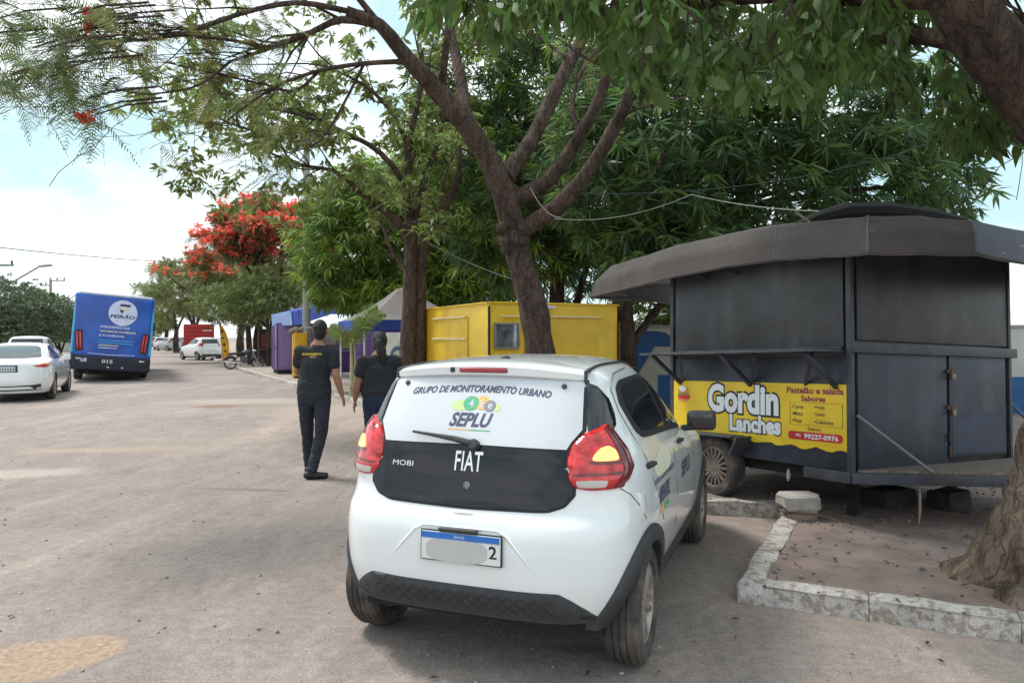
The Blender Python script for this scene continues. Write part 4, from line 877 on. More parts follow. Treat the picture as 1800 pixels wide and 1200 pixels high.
def sedan():
    t = thing('sedan', 'white sedan with split red tail lamps driving up the street behind the blue bus', 'car', gp(97, 702), RD); t.location = Vector((-12.72, 18.9, 0))
    SB.mesh('body', PAINT, t, ((0, .33), (2.82, .33)), .36, zrange(.22, 1.0, 30)+zrange(1.02, 1.40, 16)+[1.41, 1.42, 1.43, 1.44, 1.45, 1.456], 110)
    R = lambda u, v, h=0: SB.on_rear(u, v, h)
    mir = lambda pts: pts+[(-x, z) for x, z in pts[::-1] if abs(x) > 1e-6]
    part('underbody', DARKU, t, box, (0, 1.4, .30), (1.5, 4.2, .2))
    skin('rear_window', loop_round(mir([(0, 1.375), (.45, 1.365), (.55, 1.30), (.64, 1.09), (.3, 1.062), (0, 1.058)]), .15, 2), (.08, .05), R, mat('rear_glass_sky', (.05, .07, .08), .03, spec=1), t, .006, .01)
    bp_ = skin('rear_bumper_trim', loop_round(mir([(0, .40), (.55, .42), (.72, .45), (.70, .30), (0, .28)]), .1, 2), (.08, .05), R, PLAST, t, .01, .02)
    skin('bumper_strip', loop_round(mir([(0, .375), (.5, .385), (.58, .33), (0, .315)]), .1, 2), (.08, .05), R, PAINT, bp_, .02, .01)
    pl = skin('number_plate', [(-.20, .88), (.20, .88), (.20, .75), (-.20, .75)], (.1, .08), R, mat('plate_grey', (.45, .47, .52), .5), t, .012, .01)
    skin('plate_recess', [(-.24, .905), (.24, .905), (.25, .735), (-.25, .735)], (.1, .08), R, SEAL, t, .005, .01)
    words('plate_lettering', 'I I I I I I I', SEAL, pl, lambda a, b: SB.on_rear(a, .805+b, .014), width=.34, height=.06, bold=.02)
    words('badge', 'O', CHROME, t, lambda a, b: SB.on_rear(a, .945+b, .006), width=.10, height=.05)
    for sg in (-1, 1):
        A = lambda u, v, h, g=sg: SB.on_ang(u, v, h, g)
        tl = skin('tail_light', loop_round([(.40, .895), (.56, .92), (.72, .955), (.80, .95), (.77, .86), (.62, .84), (.48, .86)], .2, 2), (.03, .02), A, REDL, t, .018, .015, .03)
        skin('lens_band', loop_round([(.53, .915), (.66, .937), (.66, .905), (.55, .888)], .2, 2), (.03, .02), A, mat('orange_lens', (.8, .18, .06), .2), tl, .024, .002)
        skin('exhaust_tip', loop_round([(.46, .36), (.56, .37), (.57, .31), (.47, .30)], .2, 2), (.03, .02), A, CHROME, t, .03, .02)
        S = lambda u, v, h, g=sg: SB.on_side(u, v, h, g)
        for w in ([(.08, 1.08), (.30, 1.24), (.62, 1.34), (.98, 1.375), (.98, 1.02), (.20, 1.03)], [(1.05, 1.375), (1.4, 1.35), (1.75, 1.2), (1.98, 1.02), (1.05, 1.02)]):
            skin('side_window', loop_round(w, .1, 2), (.08, .05), S, SIDEW, t, .006, .008)
        for y0 in (.55, 1.5): skin('door_handle', loop_round([(y0, .90), (y0+.2, .90), (y0+.2, .875), (y0, .87)], .3, 2), (.04, .02), S, PAINT, t, .02, .004)
        part('wing_mirror', PAINT, t, lambda b: box(b, (sg*.92, 2.0, 1.02), (.2, .1, .14), None, .04, 3))
        for wy in (0, 2.82): make_wheel(t, sg*.80, wy, .335, .21, sg, 6)
    return t
sedan()

def simple_hatch(label, loc, rz, paint, sc=1.0, group=None, name='hatchback', full=True):
    t = thing(name, label, 'car', loc, rz, group); t.scale = (sc, sc, sc)
    zs = zrange(.25, .8, 8)+zrange(.85, 1.4, 8)+[1.43, 1.455, 1.475, 1.49, 1.4995]
    HB.mesh('body', paint, t, ((0, .29), (WB, .29)), .33, zs, 50)
    part('underbody', DARKU, t, box, (0, 1.25, .30), (1.2, 3.0, .18))
    R = lambda u, v, h=0: HB.on_rear(u, v, h)
    skin('rear_window', [(-.5, 1.38), (.5, 1.38), (.55, 1.1), (-.55, 1.1)], (.12, .1), R, GLASS, t, .01, .01)
    if full:
        skin('rear_bumper_trim', [(-.6, .40), (.6, .40), (.6, .28), (-.6, .28)], (.12, .1), R, PLAST, t, .012, .01)
        skin('number_plate', [(-.2, .69), (.2, .69), (.2, .57), (-.2, .57)], (.12, .1), R, STICK, t, .012, .01)
    F_ = lambda u, v, h=0: Vector((u, HB.front_y(u, v)+h, v))
    skin('windscreen', [(-.5, 1.38), (.5, 1.38), (.6, 1.02), (-.6, 1.02)], (.12, .06), F_, GLASS, t, .012, .02)
    for sg in (-1, 1):
        skin('tail_light', [(.42, 1.1), (.62, 1.12), (.66, .95), (.42, .92)], (.06, .05), lambda u, v, h, g=sg: HB.on_ang(u, v, h, g), REDL, t, .02, .01)
        for w in ([(.0, 1.3), (.1, 1.37), (.7, 1.375), (.72, 1.07), (.1, 1.1)], [(.78, 1.37), (1.0, 1.33), (1.38, 1.03), (.78, 1.07)]): skin('side_window', w, (.12, .1), lambda u, v, h, g=sg: HB.on_side(u, v, h, g), GLASS, t, .01, .01)
        for wy in (0, WB): make_wheel(t, sg*.69, wy, .29, .17, sg, 5)
    return t
PK = gp(362, 634)
simple_hatch('white hatchback parked nose-in before the red truck', ((366-CX)/FPX*51, 51, 0), RD+math.radians(22), mat('white_paint_far', (.78, .79, .8), .35, coat=.5), 1.05)
simple_hatch('white car half hidden between the white sedan and the blue bus', (-20.6, 31.5, 0), RD, mat('white_paint_far', (.78, .79, .8), .35, coat=.5), 1.1)
cols = [('white', (.75, .76, .77)), ('silver', (.4, .42, .44)), ('dark blue', (.03, .04, .09)), ('black', (.02, .02, .022)), ('beige', (.5, .42, .33))]
for i, (px, d, c) in enumerate(((283, 92, 0), (296, 105, 2), (306, 84, 1), (318, 112, 3), (275, 120, 4))):
    simple_hatch(f'small {cols[c][0]} car far down the street beyond the bus', ((px-CX)/FPX*d, d, 0), RD+math.radians((0, 180, 25, 180, 0)[i]), mat('far_'+cols[c][0].replace(' ', '_'), cols[c][1], .4, coat=.4), 1.05, full=False)

# bus -------------------------------------------------------------
BUSB = mat('royal_blue_bus_wrap', (.012, .075, .40), .35, var=.15, scale=1.2, coat=.3, col2=(.012, .16, .62), mask=(.55, .48, .75)); BUSC = mat('cyan_bus_edge', (.05, .42, .75), .35, coat=.3); BUSD = mat('dark_bus_skirt', (.012, .014, .03), .5, var=.2)
def bus():
    W, H_, L_ = 2.55, 3.12, 11.5
    t = thing('city_bus', 'blue city bus with printed rear advert and number 015 leaning as it drives away', 'bus', (-14.4, 26.4, 0), math.radians(27)); ROLL = math.radians(4.6); t.rotation_euler = (0, ROLL, math.radians(27))
    def shape(b, z0, z1, y0, y1, w, bev): box(b, (0, (y0+y1)/2, (z0+z1)/2), (w, y1-y0, z1-z0), None, bev, 4)
    part('body', BUSB, t, shape, .80, H_, 0, L_, W, .16, sharp=50)
    part('skirt', BUSD, t, shape, .38, .90, -.03, L_-.02, W+.01, .06)
    part('underbody', DARKU, t, shape, .22, .5, .3, L_-.5, W-.5, .05)
    part('roof_edge', mat('pale_roof_edge', (.55, .6, .7), .5), t, lambda b: tube(b, [(-W/2+.12, .05, H_-.03), (W/2-.12, .05, H_-.03)], .045, 8))
    part('roof_unit', mat('pale_roof_edge', (.55, .6, .7), .5), t, shape, H_-.02, H_+.14, 3.5, 6.0, 1.4, .06)
    for sg in (-1, 1):
        part('corner_stripe', BUSC, t, lambda b: tube(b, [(sg*(W/2-.045), .045, 1.0), (sg*(W/2-.05), .05, 2.2), (sg*(W/2-.06), .07, H_-.12)], [.05, .04, .03], 8))
        tl = part('tail_lamp', SEAL, t, lambda b: box(b, (sg*(W/2-.24), -.012, 1.42), (.22, .03, .72), (0, sg*.10, 0), .03, 2))
        for k in (-1, 1): part('red_strip', REDL, tl, lambda b: box(b, (sg*(W/2-.24)+k*.05, -.03, 1.42), (.06, .02, .62), (0, sg*.10, 0), .01, 2))
        part('fog_lamp', CHROME if sg > 0 else STICK, t, lambda b: box(b, (sg*(W/2-.28), -.05, .78), (.18, .02, .05), None, .01))
        for k in range(7):
            part('side_window', GLASS, t, lambda b: box(b, (sg*(W/2+.002), 1.0+k*1.45, 2.25), (.02, 1.33, .95), None, .005))
        part('side_band', mat('bus_dark_side', (.02, .022, .03), .3), t, lambda b: box(b, (sg*(W/2), L_/2, 2.25), (.012, L_-.4, 1.12)))
        for wy in (2.6, 8.6): make_wheel(t, sg*(W/2-.17), wy, .48, .28, sg, 8).location.z += sg*(W/2-.17)*math.sin(ROLL)
        part('wing_mirror', SEAL, t, lambda b: (box(b, (sg*(W/2+.22), L_-.1, 2.2), (.16, .1, .42), None, .03), bar(b, (sg*(W/2-.1), L_-.1, 2.5), (sg*(W/2+.2), L_-.1, 2.4), .03)))
    # advert on the back
    ad = lambda x, z, h=.004: (lambda a, b: Vector((x+a, -.004-h, z+b)))
    TX = mat('pale_lilac_print', (.62, .66, .88), .5); CRM = mat('cream_print', (.75, .66, .5), .5); LB = mat('light_blue_print', (.05, .40, .85), .4)
    dsc = [(.46*math.cos(a), .46*math.sin(a)) for a in np.linspace(0, 2*math.pi, 40)[:-1]]
    raw('advert_disc', [ad(.26, 2.48)(a, b) for a, b in dsc], [tuple(range(39))], TX, t, None)
    DK = mat('dark_teal_print', (.02, .05, .10), .5)
    words('advert_lettering', 'FEIRÃO', DK, t, ad(.26, 2.36, .008), width=.80, height=.15, bold=.03, shear=.15); 0
    raw('advert_emblem', [ad(.32, 2.72, .008)(a, b) for a, b in ((-.17, .08), (.17, .08), (.15, -.01), (-.17, 0))], [(0, 1, 2, 3)], DK, t, None); raw('advert_emblem', [ad(.30, 2.62, .008)(a, b) for a, b in ((-.17, .06), (.16, .05), (.12, -.04), (-.05, -.05))], [(0, 1, 2, 3)], CRM, t, None); raw('advert_emblem', [ad(.22, 2.54, .008)(a, b) for a, b in ((-.09, .06), (.06, .05), (.05, -.02), (0, -.08))], [(0, 1, 2, 3)], DK, t, None)
    for k, (s_, m_, w_, h_) in enumerate((('ATENDENDO SUA', TX, .95, .085), ('VITÓRIAS FAMÍLIAS', CRM, 1.15, .085), ('E FLAGÊNCIA', TX, .80, .085))): words('advert_lettering', s_, m_, t, ad(-.42+w_/2, 1.95-.15*k), width=w_, height=h_, bold=.03)
    for k, (w_, m_) in enumerate(((1.1, LB), (1.1, LB), (.62, CRM), (.58, TX))): part('advert_line', m_, t, lambda b: box(b, (-.42+w_/2, -.008, 1.47-.09*k), (w_, .004, .03)))
    part('bumper_line', TX, t, lambda b: tube(b, [(-.75, -.005, .98), (0, -.005, .95), (.75, -.005, .98)], .012, 6))
    words('fleet_number', '015', STICK, t, lambda a, b: Vector((-.10+a, -.035, .72+b)), width=.34, height=.13, bold=.03)
    words('fleet_mark', 'x8', TX, t, lambda a, b: Vector((-.85+a, -.035, .74+b)), width=.22, height=.14, bold=.03)
    part('tow_eye', CHROME, t, lambda b: [tube(b, [(x, -.04, .52), (x+.08, -.06, .50)], .02, 6) for x in (-.1, .35)])
    part('exhaust', DARKU, t, lambda b: tube(b, [(-.7, .05, .33), (-.7, -.06, .33)], .05, 10))
    return t
bus()

# red truck, feather flag, motorcycles ----------------------------------------------
RTR = mat('red_truck_paint', (.42, .025, .03), .5, var=.2, scale=2)
tk = gp(352, 628); t = thing('box_truck', 'red slatted cargo truck parked beyond the white hatchback', 'truck', (tk.x, 60, 0), RD); t.location = ((350-CX)/FPX*58, 58, 0)
part('cargo_box', RTR, t, lambda b: box(b, (0, 2.2, 1.72), (2.2, 4.4, 1.75), None, .03))
for k in range(6): part('slat', RTR, t, lambda b: box(b, (0, -.02, .98+.28*k), (2.22, .05, .2), None, .01))
part('cab', RTR, t, lambda b: box(b, (0, 5.4, 1.25), (2.0, 1.7, 1.8), None, .15)); part('bed', DARKU, t, lambda b: box(b, (0, 2.9, .70), (1.8, 6, .25)))
part('rear_sticker', STICK, t, lambda b: box(b, (.6, -.05, 2.1), (.7, .012, .1)))
for sg in (-1, 1):
    for wy in (1.2, 5.3): make_wheel(t, sg*.92, wy, .42, .25, sg, 6)
fl = gp(391, 636); t = thing('feather_flag', 'tall yellow feather flag on a pole beside the motorcycle', 'flag', (fl.x, fl.y, 0), 0)
YF = mat('yellow_flag_cloth', (.78, .50, .08), .8, var=.1, transl=.15)
b = BM(); rows_ = []
for i in range(15):
    z = .12+2.38*i/14; k = i/14; xl_ = -.22*k**1.25+.02; wd = .50*(1-k**3.5)*(.8+.2*math.sin(k*2))+.02
    rows_.append([b.verts.new((xl_+wd*u, .03*math.sin(u*4+k*5), z)) for u in (0, .25, .5, .75, 1)])
for i in range(14):
    for j in range(4): b.faces.new((rows_[i][j], rows_[i][j+1], rows_[i+1][j+1], rows_[i+1][j]))
bmesh.ops.solidify(b, geom=b.faces[:], thickness=.01)
fc = obj('flag_cloth', b, YF, t, 60)
part('pole', PLAST, t, lambda b: tube(b, [(.02-.22*(i/12)**1.25-.01, 0, .0+2.52*i/12) for i in range(13)], .018, 6)); part('base', PLAST, t, lambda b: box(b, (.15, 0, .05), (.6, .5, .1), None, .02))
for k in range(4): part('flag_mark', SEAL, fc, lambda b: lathe(b, [(.0, 0), (.09-.02*(k % 2), .006), (.05, .012), (0, .012)], 10, Matrix.Translation((.20-.07*(3-k), -.045, 1.95-.42*k)) @ Matrix.Rotation(math.pi/2, 4, 'X')))

def motorcycle(loc, rz, label, group=None):
    t = thing('motorcycle', label, 'motorcycle', loc, rz, group); MK = mat('black_moto_paint', (.015, .02, .04), .3, coat=.5); MG = mat('engine_metal', (.12, .12, .12), .45, .7)
    for wy in (0, 1.28):
        e = bpy.data.objects.new('wheel', None); COL.objects.link(e); e.parent = t; e.location = (0, wy, .30); e.rotation_euler = (0, math.pi/2, 0)
        b = BM(); lathe(b, [(.23, -.04), (.27, -.05), (.30, -.025), (.305, 0), (.30, .025), (.27, .05), (.23, .04)], 28, None, True); obj('tyre', b, RUBBER, e)
        b = BM(); lathe(b, [(.225, -.03), (.235, -.03), (.235, .03), (.225, .03)], 28, None, True)
        for k in range(6): a = k*math.pi/3; bar(b, (0, 0, 0), (.23*math.cos(a), .23*math.sin(a), 0), .02)
        lathe(b, [(.05, -.05), (.05, .05)], 12); obj('rim', b, RIM, e)
    part('frame', MK, t, lambda b: [tube(b, p, .022, 6) for p in ([(0, 0, .30), (0, .5, .36), (0, .95, .5), (0, 1.02, .92)], [(0, .0, .30), (0, .30, .62), (0, .95, .80)])])
    part('fork', CHROME, t, lambda b: [tube(b, [(s_*.07, 1.28, .30), (s_*.07, 1.02, .95)], .018, 6) for s_ in (-1, 1)])
    part('tank', MK, t, lambda b: capsule(b, (0, .62, .80), (0, .92, .86), .12, .13, (1, 0, 0), .9)); part('seat', SEAL, t, lambda b: box(b, (0, .22, .78), (.24, .72, .10), (.08, 0, 0), .04, 3))
    part('engine', MG, t, lambda b: box(b, (0, .62, .46), (.28, .36, .32), None, .05)); part('handlebar', SEAL, t, lambda b: tube(b, [(-.36, .90, 1.04), (-.12, 1.0, 1.06), (.12, 1.0, 1.06), (.36, .90, 1.04)], .016, 6))
    part('headlamp', CHROME, t, lambda b: capsule(b, (0, 1.08, .92), (0, 1.14, .92), .08, .07)); part('mudguard', MK, t, lambda b: tube(b, [(0, .30*math.cos(a)*1.12, .30+.33*math.sin(a)) for a in np.linspace(.6, 2.8, 10)], .05, 6))
    part('front_mudguard', MK, t, lambda b: tube(b, [(0, 1.28+.34*math.cos(a), .30+.34*math.sin(a)) for a in np.linspace(.6, 2.4, 8)], .04, 6)); part('tail_lamp', REDL, t, lambda b: box(b, (0, -.2, .68), (.12, .06, .07), None, .02)); part('exhaust', CHROME, t, lambda b: tube(b, [(.14, .55, .32), (.15, .1, .34), (.15, -.3, .40)], [.025, .04, .045], 8))
    for s_ in (-1, 1): part('mirror', SEAL, t, lambda b: (tube(b, [(s_*.25, .95, 1.05), (s_*.33, .93, 1.22)], .008, 5), box(b, (s_*.35, .93, 1.25), (.12, .03, .08), None, .02)))
    part('kick_stand', MG, t, lambda b: tube(b, [(-.1, .5, .3), (-.22, .45, .015)], .014, 5)); return t
m0 = gp(405, 649); motorcycle((m0.x, m0.y, 0), math.radians(-68), 'black motorcycle parked by the pavement in front of the trees')
m1 = gp(455, 640); motorcycle((m1.x+1.0, m1.y+3.5, KH), math.radians(-50), 'dark motorcycle parked on the pavement beside the purple kiosk')
ry = 24.5; rx = (10-CX)/FPX*ry; motorcycle((rx-.2, ry-.4, 0), RD, 'motorcycle ridden behind the white sedan by a person in red helmet')
t = thing('person', 'rider in dark jacket and red helmet on a motorcycle behind the white sedan', 'person', (rx-.2, ry-.4, 0), RD)
fuse('body', [((0, .2, .86), (0, .3, 1.25), .15, .16, (1, 0, 0), 1.25), ((0, .3, 1.25), (0, .34, 1.45), .13, .06), ((0, .34, 1.45), (0, .37, 1.58), .06, .09), ((0, .37, 1.62), (0, .37, 1.66), .10, .10)]+[c for s_ in (-1, 1) for c in (((s_*.19, .3, 1.36), (s_*.3, .55, 1.15), .06, .045), ((s_*.3, .55, 1.15), (s_*.33, .88, 1.06), .045, .035), ((s_*.33, .85, 1.06), (s_*.32, .93, 1.05), .035, .03), ((s_*.1, .2, .84), (s_*.2, .68, .72), .09, .065), ((s_*.2, .68, .72), (s_*.17, .5, .32), .06, .045), ((s_*.17, .48, .30), (s_*.17, .66, .28), .045, .035))], mat('dark_jacket', (.03, .03, .035), .9), t, .014, 2)
fuse('helmet', [((0, .36, 1.70), (0, .38, 1.66), .145, .135)], mat('red_helmet', (.45, .03, .04), .25, coat=.6), t, .014, 2)

# ------------------------------------------------------------------ kiosks, tent, walls, poles
YK = mat('yellow_kiosk_paint', (.80, .52, .025), .45, var=.12, scale=2, bump=.12, bscale=5, col2=(.66, .38, .02), mask=(2.2, .5, .75))
YKD = mat('yellow_kiosk_shutter', (.74, .46, .025), .5, var=.12, scale=3, bump=.1, bscale=6)
RDV = Vector((-.42, .907, 0))
kz = KH-.02
t = thing('yellow_kiosk', 'bright yellow metal kiosk with closed shutters standing behind the leaning tree', 'kiosk', (-.354, 11.5, kz), math.radians(24.8))
KW_, KL_, KT = 2.35, 3.75, 2.02     # along local x (serving side) and local y (end along the street); height of roof
part('body', YK, t, lambda b: box(b, (KW_/2, KL_/2, .25+KT/2-.125), (KW_, KL_, KT-.25), None, .015))
part('base_frame', DARKU, t, lambda b: box(b, (KW_/2, KL_/2, .16), (KW_-.15, KL_-.15, .22)))
part('roof_sheet', YK, t, lambda b: box(b, (KW_/2, KL_/2, KT+.01), (KW_+.05, KL_+.05, .03), None, .006))
part('corner_gap', SEAL, t, lambda b: box(b, (-.006, -.006, 1.1), (.03, .03, 1.75)))
sh1 = part('shutter', YKD, t, lambda b: box(b, (-.012, 1.75, 1.35), (.03, 1.75, .95), None, .006))
for z in (1.83, 1.46): part('shutter_bar', mat('cream_bar', (.78, .66, .32), .5), sh1, lambda b: box(b, (-.04, 1.75, z), (.035, 1.7, .035), None, .006))
for a_, b_ in ((.15, .9), (2.6, 3.6)): part('seam_bar', YKD, t, lambda b: box(b, (-.012, (a_+b_)/2, 1.12), (.02, b_-a_, .015)))
sh2 = part('shutter', YKD, t, lambda b: box(b, (1.28, -.012, 1.30), (1.35, .03, 1.08), None, .006))
part('shutter_bar', mat('cream_bar', (.78, .66, .32), .5), sh2, lambda b: box(b, (1.10, -.045, 1.82), (1.85, .035, .03), None, .006)); part('sill_bar', mat('cream_bar', (.78, .66, .32), .5), sh2, lambda b: box(b, (1.3, -.04, .74), (1.8, .04, .03), None, .006))
wf = part('window_frame', mat('steel_frame', (.25, .24, .22), .5, .4), t, lambda b: [box(b, c, s_, None, .004) for c, s_ in (((.29, -.02, 1.70), (.42, .05, .03)), ((.29, -.02, 1.32), (.42, .05, .03)), ((.09, -.02, 1.51), (.03, .05, .36)), ((.49, -.02, 1.51), (.03, .05, .36)))])
part('window_pane', mat('mirror_pane', (.30, .34, .36), .05, .6, var=.5, scale=6), wf, lambda b: box(b, (.29, -.008, 1.51), (.37, .012, .35)))
part('side_brace', RUST, t, lambda b: bar(b, (KW_+.02, -.02, 1.75), (KW_+.02, -.05, .6), .03)); part('roof_bracket', PLAST, t, lambda b: box(b, (.0, .02, KT+.05), (.06, .06, .08)))
part('roof_lamp', STICK, t, lambda b: box(b, (1.02, -.06, 1.97), (.18, .12, .05), None, .01))

PUR = mat('purple_kiosk_paint', (.075, .028, .15), .5, var=.2, scale=2); PURL = mat('lilac_kiosk_side', (.22, .14, .30), .5, var=.15); BLU = mat('blue_awning_cloth', (.03, .07, .36), .75, var=.2, scale=2, transl=.1); PBL = mat('pale_blue_awning_end', (.30, .40, .66), .75, var=.15, transl=.15)
def kiosk(loc, w, l, h, label, open_front=False, end=PURL):
    t = thing('purple_kiosk', label, 'kiosk', loc, math.radians(24.8))
    part('body', PUR, t, lambda b: box(b, (w/2, l/2, .1+h/2), (w, l, h-.1), None, .012)); part('base', DARKU, t, lambda b: box(b, (w/2, l/2, .08), (w-.1, l-.1, .16)))
    for k in range(3): part('wall_panel', end if k == 0 else PUR, t, lambda b: box(b, (-.012, l*(k+.5)/3, .1+h/2), (.02, l/3-.04, h-.2), None, .005))
    part('end_panel', end, t, lambda b: box(b, (w/2, -.012, .1+h/2), (w-.1, .02, h-.2), None, .005)); part('door_bar', PUR, t, lambda b: box(b, (-.03, l*.5, h*.55), (.02, l-.1, .05)))
    return t
A0 = gp(487, 657, KH); kA = kiosk((A0.x, A0.y, kz), 1.7, 1.6, 2.0, 'purple metal kiosk with a lilac end panel under the blue awning')
B0 = gp(664, 676, KH); kB = kiosk((B0.x, B0.y, kz), 1.9, 2.9, 1.75, 'low purple kiosk behind the palm sapling', end=PUR)
# blue awning slung between the kiosks
t = thing('blue_awning', 'long blue cloth awning with a pale end flap in front of the purple kiosks', 'awning', (A0.x, A0.y, kz))
o_ = Vector((A0.x, A0.y, kz)); P_ = [at(478, 553, 30.5), at(525, 545, 28.6), at(580, 535, 26.5), at(640, 534, 24.8)]; Q_ = [at(480, 572, 30.3), at(528, 570, 28.4), at(582, 552, 26.3), at(642, 553, 24.6)]; R_ = [p+Vector((1.5, .7, .45)) for p in P_]
def cloth(b, rows, n=6):
    g = [[b.verts.new(Vector(p)-o_) for p in r] for r in rows]
    for i in range(len(g)-1):
        for j in range(len(g[0])-1): b.faces.new((g[i][j], g[i][j+1], g[i+1][j+1], g[i+1][j]))
    bmesh.ops.recalc_face_normals(b, faces=b.faces); bmesh.ops.solidify(b, geom=b.faces[:], thickness=.012)
part('awning_cloth', BLU, t, cloth, [Q_, P_, R_]); part('end_flap', PBL, t, cloth, [[Q_[0]+Vector((-.02, -.03, -.02)), Q_[0].lerp(Q_[1], .75)+Vector((-.02, -.03, -.02))], [P_[0]+Vector((-.02, -.03, .01)), P_[0].lerp(P_[1], .75)+Vector((-.02, -.03, .01))]])
for i in (1, 3): part('pole', TB, t, lambda b: tube(b, [Vector((Q_[i].x, Q_[i].y, KH-.02))-o_, P_[i]-o_], .03, 8))
part('rear_pole', TB, t, lambda b: tube(b, [Vector((R_[2].x, R_[2].y, KH-.02))-o_, R_[2]-o_], .03, 8))
# yellow cabinet and clutter
y0 = gp(529, 664, KH); t = thing('yellow_cabinet', 'narrow yellow cabinet with a grey cloth bundle on top beside the purple kiosk', 'cabinet', (y0.x, y0.y, kz), math.radians(24.8))
part('body', mat('amber_cabinet', (.72, .38, .02), .5, var=.1), t, lambda b: box(b, (0, .3, .86), (.45, .6, 1.55), None, .02)); part('leg', RUST, t, lambda b: box(b, (0, .3, .05), (.4, .5, .12)))
part('cloth_bundle', mat('grey_bundle', (.22, .19, .17), .9, var=.3), t, lambda b: [capsule(b, (x, .3, 1.68+.04*k), (x+.18, .35, 1.80-.05*k), .10, .07) for k, x in enumerate((-.3, -.12, .08))])
part('door_seam', RUST, t, lambda b: box(b, (-.23, .3, .9), (.012, .02, 1.4)))
b0_ = gp(575, 655, KH); t = thing('snack_stall', 'shaded snack stall with posters hung under the blue awning', 'stall', (b0_.x+.9, b0_.y+1.0, kz), math.radians(24.8))
part('back_wall', mat('stall_wall', (.20, .16, .17), .8, var=.3), t, lambda b: box(b, (0, 1.2, .95), (2.6, .06, 1.9))); part('counter', PUR, t, lambda b: box(b, (0, .3, .45), (2.6, .5, .9), None, .02)); 
for k, c_ in enumerate(((.45, .40, .36), (.35, .10, .10), (.55, .50, .42))): part('poster', mat('poster_%d' % k, c_, .6, var=.4, scale=9), t, lambda b: box(b, (-.8+.8*k, 1.15, 1.45), (.5, .02, .6)))
for k, s_ in enumerate((-1.25, 1.25)): part('post', RUST, t, lambda b: tube(b, [(s_, .1, 0), (s_, .1, 2.0)], .035, 8))
s0 = gp(452, 640, KH); t = thing('drinks_stand', 'dark stand with red panels by the tree trunks beyond the motorcycle', 'stall', (s0.x+.4, s0.y+1, kz), math.radians(24.8))
part('body', mat('dark_stand', (.05, .035, .03), .8), t, lambda b: box(b, (0, .5, 1.0), (1.2, 1.0, 1.9), None, .03)); part('red_panel', mat('faded_red', (.28, .05, .04), .6), t, lambda b: box(b, (-.3, -.02, 1.3), (.4, .03, .7))); part('white_panel', STICK, t, lambda b: box(b, (.2, -.02, 1.5), (.2, .03, .4))); part('shelf', WOOD, t, lambda b: box(b, (0, -.15, .8), (1.1, .3, .05)))
# peaked tent
GZ = mat('beige_tent_cloth', (.25, .222, .208), .85, var=.12, scale=1.5, bump=.3, bscale=4, transl=.25)
tc0 = at(708, 592, 20.6); t = thing('peaked_tent', 'beige peaked market tent with a blue valance behind the thick forked tree', 'tent', (tc0.x, 20.6, kz), math.radians(24.8)); hw = 1.45; zE, zP = 1.93, 2.86
rows_ = [[(sx*hw*k_, sy*hw*k_, z) for sx, sy in ((-1, -1), (1, -1), (1, 1), (-1, 1))] for k_, z in ((1.02, zE-.0), (.80, zE+.14), (.55, zE+.36), (.28, zE+.66), (.10, zP-.03), (.02, zP))]
b = BM(); g = [[b.verts.new(p) for p in r] for r in rows_]
for i in range(5):
    for j in range(4): b.faces.new((g[i][j], g[i][(j+1) % 4], g[i+1][(j+1) % 4], g[i+1][j]))
b.faces.new(g[-1]); bmesh.ops.subdivide_edges(b, edges=b.edges[:], cuts=2, use_grid_fill=True); obj('canopy', b, GZ, t, 30)
for k in range(4):
    c_, s_ = math.cos(k*math.pi/2), math.sin(k*math.pi/2); rot = Matrix.Rotation(k*math.pi/2, 3, 'Z')
    part('valance', BLU, t, lambda b: box(b, rot @ Vector((0, -hw*1.02, zE-.13)), (hw*2.03, .015, .27), rot)); part('leg', STICK, t, lambda b: tube(b, [rot @ Vector((hw*.98, hw*.98, 0)), rot @ Vector((hw*.98, hw*.98, zE))], .028, 8))
part('stretched_sheet', mat('pale_blue_sheet', (.26, .28, .34), .8, transl=.15), t, lambda b: plate(b, [(-hw*1.05, -hw*.9, zE-.30), (-hw*1.05, hw*.6, zE-.30), (-hw*1.7, hw*.9, zE-.16), (-hw*1.75, -hw*.5, zE-.22)], .01))
# white boards with rings by the posts
for px, w_, lb in ((697, .5, 'white board with a blue ring just behind the person in the charcoal shirt'), (720, .45, 'narrow white board with a blue ring against the thick forked tree')):
    q = at(px, 640, 17.5); t = thing('ring_board', lb, 'sign', (q.x, 17.5, kz), math.radians(6))
    part('board', mat('board_white', (.62, .64, .62), .6, var=.15), t, lambda b: box(b, (0, 0, 1.0), (w_, .03, 1.2), None, .006)); part('ring', mat('board_blue', (.05, .14, .26), .5), t, lambda b: lathe(b, [(.11, -.012), (.17, -.012), (.17, .012), (.11, .012)], 24, Matrix.Translation((.02, -.03, 1.02)) @ Matrix.Rotation(math.pi/2, 4, 'X') @ Matrix.Diagonal((1, 1.5, 1, 1)), True)); part('post', WOOD, t, lambda b: box(b, (w_/2+.06, .02, .85), (.08, .06, 1.7)))

